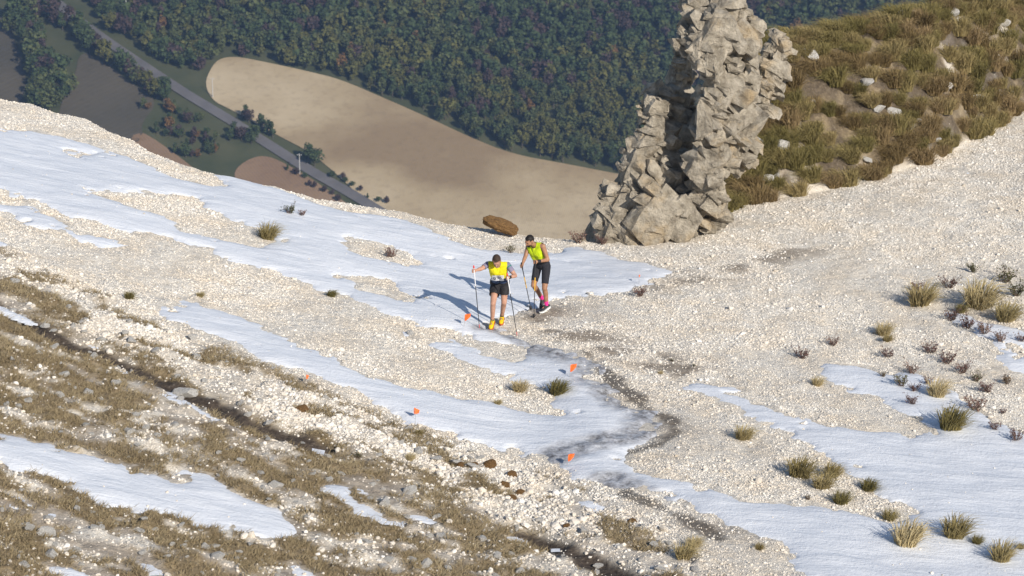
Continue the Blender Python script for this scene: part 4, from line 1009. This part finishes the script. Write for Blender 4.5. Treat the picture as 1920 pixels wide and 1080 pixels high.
    def shell(name, mask, off, mat, lab=None):
        k = mask[Q].all(1)
        if not k.any(): return None
        used, inv = np.unique(Q[k], return_inverse=True); off_ = np.broadcast_to(np.asarray(off, float), (len(V),))
        return child(name, np_mesh(name, V[used]+N[used]*off_[used][:, None], inv.reshape(-1, 4), [mat]), lab)
    tz_ = tpar(P['pelvis'], P['neck']); fold = .009*fbm(V[:, 0]*16, V[:, 1]*16, V[:, 2]*9, 3, 5)
    X_ = dict(V=V, N=N, P=P, isb=isb, tpar=tpar, tz=tz_, fold=fold, shell=shell, child=child, loc=loc, ax=ax, rel=(V-hc)@np.stack(ax).T, fwd=fwd, sa=sa)
    torso = isb('chest', 'belly', 'pelvis')
    spec['dress'](X_, torso)
    hair_rel = X_['rel']; hn = fbm(V[:, 0]*60, V[:, 1]*60, V[:, 2]*60, 2, 9)*.008
    hm = isb('head', 'neck') & (hair_rel[:, 2] > spec['hairline'](hair_rel[:, 1])+hn) & (np.abs(hair_rel[:, 0]) < .10)
    shell('hair', hm, .008+hn*.5, spec['hair'])
    if spec.get('beard'):
        shell('beard', isb('head', 'neck') & (hair_rel[:, 2] < -.042+hn-.3*np.maximum(.06-hair_rel[:, 1], 0)) & (hair_rel[:, 1] > .012) & (hair_rel[:, 2] > -.125) & ~((np.abs(hair_rel[:, 0]) < .018) & (np.abs(hair_rel[:, 2]+.058) < .007)), .004, spec['hair'])
    for s_ in (-1, 1):
        v, f = ICO2; child('eye', np_mesh('eye', (v*np.array([.012, .007, .006]))@np.stack(ax)+loc(s_*.031, .079, .004), f, [M['eye']]))
    # shoes
    for k in 'LR':
        an, to = P['an'+k], P['to'+k]; d = to-an; dh = nrm([d[0], d[1], d[2]*.9+.0]); s1 = nrm(np.cross((0, 0, 1), dh)); u1 = np.cross(dh, s1)
        sole0 = an-u1*.065
        prof = [(-.075, .034, .050), (-.05, .040, .085), (0, .042, .105), (.05, .042, .082), (.11, .046, .058), (.16, .044, .046), (.20, .030, .034), (.215, .012, .022)]
        Vs = []; n = 14
        for (a, w, h) in prof:
            for j in range(n):
                th_ = 2*math.pi*j/n; cz = math.sin(th_); Vs.append(sole0+dh*a+s1*w*math.cos(th_)+u1*(h/2+.012+h/2*cz*(1 if cz > 0 else .9)))
        Fs = [[i*n+j, i*n+(j+1) % n, (i+1)*n+(j+1) % n, (i+1)*n+j] for i in range(len(prof)-1) for j in range(n)]
        Vs = np.array(Vs); caps = [list(range(n))[::-1], [(len(prof)-1)*n+j for j in range(n)]]
        me = bpy.data.meshes.new('shoe'); me.from_pydata(Vs.tolist(), [], Fs+caps); me.materials.append(spec['shoe']); me.shade_smooth(); sh = child('shoe', me)
        Vb = []; prof2 = [(-.085, .030), (-.06, .043), (0, .044), (.06, .043), (.12, .049), (.17, .046), (.21, .030), (.228, .010)]
        for (a, w) in prof2:
            lift = .02*max(0, (a-.14)/.09)
            for z_ in (-.016, .018):
                for s_ in (-1, 1): Vb.append(sole0+dh*a+s1*w*s_+u1*(z_+lift))
        Fb = []
        for i in range(len(prof2)-1):
            o4 = 4*i; Fb += [[o4, o4+1, o4+5, o4+4], [o4+2, o4+6, o4+7, o4+3], [o4, o4+4, o4+6, o4+2], [o4+1, o4+3, o4+7, o4+5]]
        Fb += [[0, 2, 3, 1], [4*len(prof2)-4, 4*len(prof2)-3, 4*len(prof2)-1, 4*len(prof2)-2]]
        me = bpy.data.meshes.new('sole'); me.from_pydata([list(map(float, a)) for a in Vb], [], Fb); me.materials.append(spec['sole'])
        o = bpy.data.objects.new('sole', me); COL.objects.link(o); o.parent = sh
        for q_ in range(3):                                # laces
            c = sole0+dh*(.055+.028*q_)+u1*(.092-.012*q_); v, q4, t3 = capsule(c-s1*.028, c+s1*.028, .0045, .0045, 6)
            o = bpy.data.objects.new('lace', np_mesh('lace', v, [q4, t3], [spec['lace']])); COL.objects.link(o); o.parent = sh
    return root, X_
M['carbon'] = simple('carbon_shaft', (.03, .03, .032), None, rough=.4)
M['redgrip'] = simple('red_plastic', (.65, .06, .05), None, rough=.5)
M['white'] = simple('white_plastic', (.75, .75, .76), None, rough=.5)
M['yshaft'] = simple('yellow_shaft', (.75, .42, .03), None, rough=.4)
def pole_obj(top, tip, label, style):
    top, tip = np.asarray(top), np.asarray(tip); e = empty('trekking_pole', tip); tag(e, label, 'trekking pole')
    def seg(nm, a, b, r0, r1, m, n=8):
        v, q, t = capsule(top+(tip-top)*a, top+(tip-top)*b, r0, r1, n); o = add(nm, np_mesh(nm, v, [q, t], [m]), e); o.matrix_parent_inverse = Matrix.Translation(-e.location)
    if style == 'red':
        seg('handle_cap', 0, .03, .015, .016, M['redgrip']); seg('grip', .03, .14, .014, .012, M['white']); seg('upper_shaft', .14, .32, .0095, .0090, M['white']); seg('shaft', .32, .94, .0090, .0070, M['carbon']); seg('tip', .945, 1, .008, .004, M['redgrip'])
    else:
        seg('grip', 0, .13, .015, .014, M['carbon']); seg('upper_shaft', .13, .30, .0095, .009, M['carbon']); seg('yellow_band', .30, .52, .0102, .0098, M['yshaft']); seg('shaft', .52, .97, .0085, .007, M['carbon']); seg('tip', .97, 1, .006, .003, M['carbon'])
        d = nrm(tip-top); v, q, t = capsule(tip-d*.06, tip-d*.052, .034, .030, 14); o = add('basket', np_mesh('basket', v, [q, t], [M['carbon']]), e); o.matrix_parent_inverse = Matrix.Translation(-e.location)
def pole_ends(topv, hand_px, tip_px, extend):
    """the pole runs through the hand to a tip standing on the ground"""
    h = np.array(at_y(*hand_px)); t = np.array(on_ground(*tip_px)); d = nrm(h-t); return h+d*extend, t
sk1 = NT('skin_fair'); sk1.rough(.5); sk1.col(sk1.ramp(sk1.noise(14, 4), [(.35, (.40, .215, .145)), (.65, (.50, .285, .20))])); M['skin1'] = sk1.m
sk2 = NT('skin_tanned'); sk2.rough(.45); sk2.col(sk2.ramp(sk2.noise(14, 4), [(.35, (.30, .155, .09)), (.65, (.38, .205, .125))])); M['skin2'] = sk2.m
C_ = {'vest': cloth('yellow_vest', (.74, .66, .012), (.66, .58, .01)), 'lime': cloth('lime_top', (.60, .76, .015), (.52, .68, .012)), 'black': cloth('black_cloth', (.018, .017, .019), (.028, .026, .028)), 'tight': cloth('black_tights', (.020, .020, .026), (.028, .028, .034), .85),
      'slate': cloth('slate_sleeve', (.16, .17, .25), (.24, .20, .27), .7, 12), 'green': cloth('green_panel', (.01, .20, .13)), 'navy': cloth('navy_panel', (.025, .035, .09), (.06, .10, .18), .7, 18), 'white': cloth('bib_paper', (.80, .80, .82), (.76, .77, .80), .6), 'sock': cloth('olive_sock', (.10, .115, .06)), 'dsock': cloth('dark_sock', (.03, .03, .03)),
      'pink': cloth('pink_sock', (.90, .05, .33), (.85, .04, .30)), 'yshoe': cloth('yellow_shoe', (.80, .56, .01), (.70, .45, .01), .5, 40), 'bshoe': cloth('black_shoe', (.022, .022, .026), (.05, .05, .055), .5, 40), 'wsole': cloth('white_sole', (.72, .72, .70)), 'osole': cloth('orange_sole', (.50, .12, .02)), 'bl': cloth('black_lace', (.03, .03, .02)),
      'hair': cloth('short_brown_hair', (.035, .022, .015), (.06, .04, .028), .7, 60), 'bhair': cloth('black_hair', (.010, .008, .007), (.02, .016, .014), .6, 60), 'ink': simple('ink', (.02, .025, .07), None)}
sR, sL = on_ground(921, 617), on_ground(940, 609)
JA = dict(head=(931, 489, sR.y-.16), neck=(933, 497, sR.y+.06), chest=(934, 506, sR.y+.12), waist=(936, 519, sR.y+.25), pelvis=(937, 529, sR.y+.33), shR=(914.5, 496, sR.y+.06), shL=(952, 497.5, sR.y+.06),
          elR=(902, 504, sR.y-.06), haR=(889, 508, sR.y-.18), elL=(966, 517, sR.y-.02), haL=(952, 521, sR.y-.26), hipR=(929, 533, sR.y+.32), hipL=(946, 533, sR.y+.34), knR=(924.5, 569, sR.y-.02), knL=(945, 567, sR.y+.28), anR=(923, 602, sR.y+.10), anL=(941, 593.5, sL.y+.08), toR=(919, 615, sR.y-.10), toL=(939, 605, sL.y-.12))
pA = {'R': pole_ends(None, JA['haR'], (899, 615), .10), 'L': pole_ends(None, JA['haL'], (969.5, 629), .09)}
def dressA(x, torso):
    V, tz_, P = x['V'], x['tz'], x['P']; fold = x['fold']
    low_ = tz_ < .36
    sleeveL = x['isb']('uarmL') & (x['tpar'](P['shL'], P['elL']) < .62); sleeveR = x['isb']('uarmR') & (x['tpar'](P['shR'], P['elR']) < .62)
    x['shell']('undershirt', (torso & (tz_ > .08)) | sleeveL | sleeveR, .008+fold, C_['slate'], 'slate blue short-sleeved shirt under the vest')
    vest = torso & (tz_ > .40) & ~(x['isb']('chest') & (np.abs((V-P['neck'])@x['sa']) > .185))
    x['shell']('vest', vest, .015+fold, C_['vest'], 'bright yellow running vest')
    x['shell']('shirt_panel', torso & (tz_ > .06) & (tz_ < .42), .013+fold, C_['navy'], 'navy lower shirt panel')
    x['shell']('shoulder_patch', sleeveL & (x['tpar'](P['shL'], P['elL']) < .2), .013, C_['green'], 'green patch on the sleeve')
    sh = .016+fold
    for k in 'LR':
        t = x['tpar'](P['hip'+k], P['kn'+k]); sh = np.where(x['isb']('thigh'+k), .016+.024*np.clip(t, 0, 1)+fold*1.5, sh)
    m = x['isb']('pelvis') | (x['isb']('belly') & (tz_ < .14))
    for k in 'LR': m |= x['isb']('thigh'+k) & (x['tpar'](P['hip'+k], P['kn'+k]) < .56)
    x['shell']('shorts', m, sh, C_['black'], 'loose black running shorts')
    for k in 'LR': x['shell']('sock', x['isb']('shin'+k) & (x['tpar'](P['kn'+k], P['an'+k]) > .86), .006, C_['sock'], 'short olive sock')
    # bib
    dep = V[:, 1]*CP-(V[:, 2]-HC)*SP; pxv = 960+F*V[:, 0]/dep; pyv = 540-F*(V[:, 1]*SP+(V[:, 2]-HC)*CP)/dep
    bm_ = torso & (pxv > 923) & (pxv < 944.5) & (pyv > 514.5) & (pyv < 525) & (x['N'][:, 1] < -.1)
    x['shell']('race_bib', bm_, .024, C_['white'], 'white race bib with dark number')
    c = V[bm_].mean(0); n = nrm(x['N'][bm_].mean(0)); s1 = nrm(np.cross(n, (0, 0, -1))); s1 = s1 if s1[0] > 0 else -s1; u1 = np.cross(n, s1); u1 = u1 if u1[2] > 0 else -u1
    cu = bpy.data.curves.new('number', 'FONT'); cu.body = '036'; cu.size = .112; cu.align_x = 'CENTER'; cu.align_y = 'CENTER'; cu.extrude = .001; cu.offset = .003
    o = bpy.data.objects.new('number', cu); COL.objects.link(o); dg = bpy.context.evaluated_depsgraph_get(); me = bpy.data.meshes.new_from_object(o.evaluated_get(dg)); bpy.data.objects.remove(o)
    nv = len(me.vertices); co = np.empty(nv*3, np.float32); me.vertices.foreach_get('co', co); co = co.reshape(-1, 3)
    W_ = c+s1*co[:, :1]+u1*co[:, 1:2]
    Vb, Nb = V[bm_], x['N'][bm_]
    for i in range(nv):                                   # wrap the print round the bib
        k = np.argmin(((Vb-W_[i])**2).sum(1)); W_[i] += n*(np.dot(Vb[k]-W_[i], n)+.0255+co[i, 2]) 
    me.vertices.foreach_set('co', W_.astype(np.float32).ravel()); me.materials.clear(); me.materials.append(C_['ink']); me.update()
    x['child']('bib_number', me)
    d = nrm(P['haL']-P['elL']); w = P['haL']-d*.075; v, q, t = capsule(w-d*.012, w+d*.012, .034, .034); x['child']('watch', np_mesh('watch', v, [q, t], [C_['black']]))
person(JA, dict(label='runner in yellow vest and number bib bent over two poles', face=(-.05, -.62, -.78), hup=(0, -.3, 1), poles=pA, skin=M['skin1'], hair=C_['hair'], hairline=lambda y: np.where(y > .03, .072, np.where(y > -.04, .03, -.03)), dress=dressA, shoe=C_['yshoe'], sole=C_['osole'], lace=C_['bl']))
pole_obj(*pA['R'], 'white and black pole with red cap in the leading runner\'s outstretched hand', 'red')
pole_obj(*pA['L'], 'white and black pole with red cap held across the leading runner\'s body', 'red')
rL, rR = on_ground(1019, 587), on_ground(1016, 578)
JB = dict(head=(992.5, 452, rL.y-.18), neck=(1003, 460, rL.y+.02), chest=(1006, 471, rL.y+.06), waist=(1013, 486, rL.y+.12), pelvis=(1016, 496, rL.y+.14), shR=(990.5, 463.5, rL.y+.16), shL=(1018, 462, rL.y-.08),
          elR=(985, 481, rL.y+.06), haR=(978.5, 498, rL.y-.12), elL=(1027, 487, rL.y-.10), haL=(1004, 491, rL.y-.26), hipR=(1008, 500, rL.y+.20), hipL=(1024.5, 500, rL.y+.06), knR=(1000.5, 535, rL.y+.02), knL=(1021, 541, rL.y-.08), anR=(1017, 561, rL.y+.34), anL=(1024.5, 573, rL.y+.06), toR=(1014, 576, rL.y+.24), toL=(1011, 583, rL.y-.10))
pB = {'R': pole_ends(None, JB['haR'], (996, 582), .06), 'L': pole_ends(None, JB['haL'], (1001, 597), .03)}
def dressB(x, torso):
    V, tz_, P = x['V'], x['tz'], x['P']; fold = x['fold']
    top = torso & (tz_ > .20) & ~(x['isb']('chest') & (np.abs((V-P['neck'])@x['sa']) > .165))
    x['shell']('tank_top', top, .014+fold*1.4, C_['lime'], 'sleeveless lime yellow running top')
    m = x['isb']('pelvis') | (x['isb']('belly') & (tz_ < .26))
    for k in 'LR': m |= x['isb']('thigh'+k) & (x['tpar'](P['hip'+k], P['kn'+k]) < .78)
    x['shell']('shorts', m, .008+fold*.6, C_['tight'], 'tight black knee-length running shorts')
    x['shell']('waist_belt', torso & (tz_ > .15) & (tz_ < .26), .019, C_['black'], 'black running belt')
    for k in 'LR': x['shell']('sock', x['isb']('shin'+k) & (x['tpar'](P['kn'+k], P['an'+k]) > .70), .006, C_['pink'], 'bright pink sock')
    d = nrm(P['haL']-P['elL']); w = P['haL']-d*.085; v, q, t = capsule(w-d*.016, w+d*.016, .036, .036); x['child']('watch', np_mesh('watch', v, [q, t], [C_['black']]))
person(JB, dict(label='bearded runner in lime sleeveless top and black tights with pink socks', face=(-.62, -.58, -.42), hup=(0, -.2, 1), poles=pB, skin=M['skin2'], hair=C_['bhair'], hairline=lambda y: np.where(y > .035, .062, np.where(y > -.035, .03, -.035)), beard=True, dress=dressB, shoe=C_['bshoe'], sole=C_['wsole'], lace=C_['bl']))
pole_obj(*pB['R'], 'black and yellow pole in the bearded runner\'s lowered hand', 'yellow')
pole_obj(*pB['L'], 'black and yellow pole standing in front of the bearded runner\'s legs', 'yellow')

# ------------------------------------------------------------------ haze in the air between the ridge and the far side
hz = NT('haze'); hz.n.remove(hz.b)
pv = hz.new('ShaderNodeVolumePrincipled'); pv.inputs['Color'].default_value = (.42, .62, 1, 1); pv.inputs['Density'].default_value = .00019; pv.inputs['Anisotropy'].default_value = .2
hz.link(pv.outputs[0], hz.out.inputs['Volume'])
zlo = min(float(valley(VX, VY).min()), float(HZ.min()))-1.0
zhi = max(float(valley(VX, VY).max())+12, 20)
bxv = np.array([[x, y, z] for z in (zlo-1, zhi) for x, y in ((-2600, -400), (2600, -400), (2600, 4100), (-2600, 4100))])
tag(add('haze', np_mesh('haze', bxv, np.array([[3, 2, 1, 0], [4, 5, 6, 7], [0, 1, 5, 4], [1, 2, 6, 5], [2, 3, 7, 6], [3, 0, 4, 7]]), [hz.m], False)), 'thin blue haze filling the valley air', 'haze', kind='stuff')
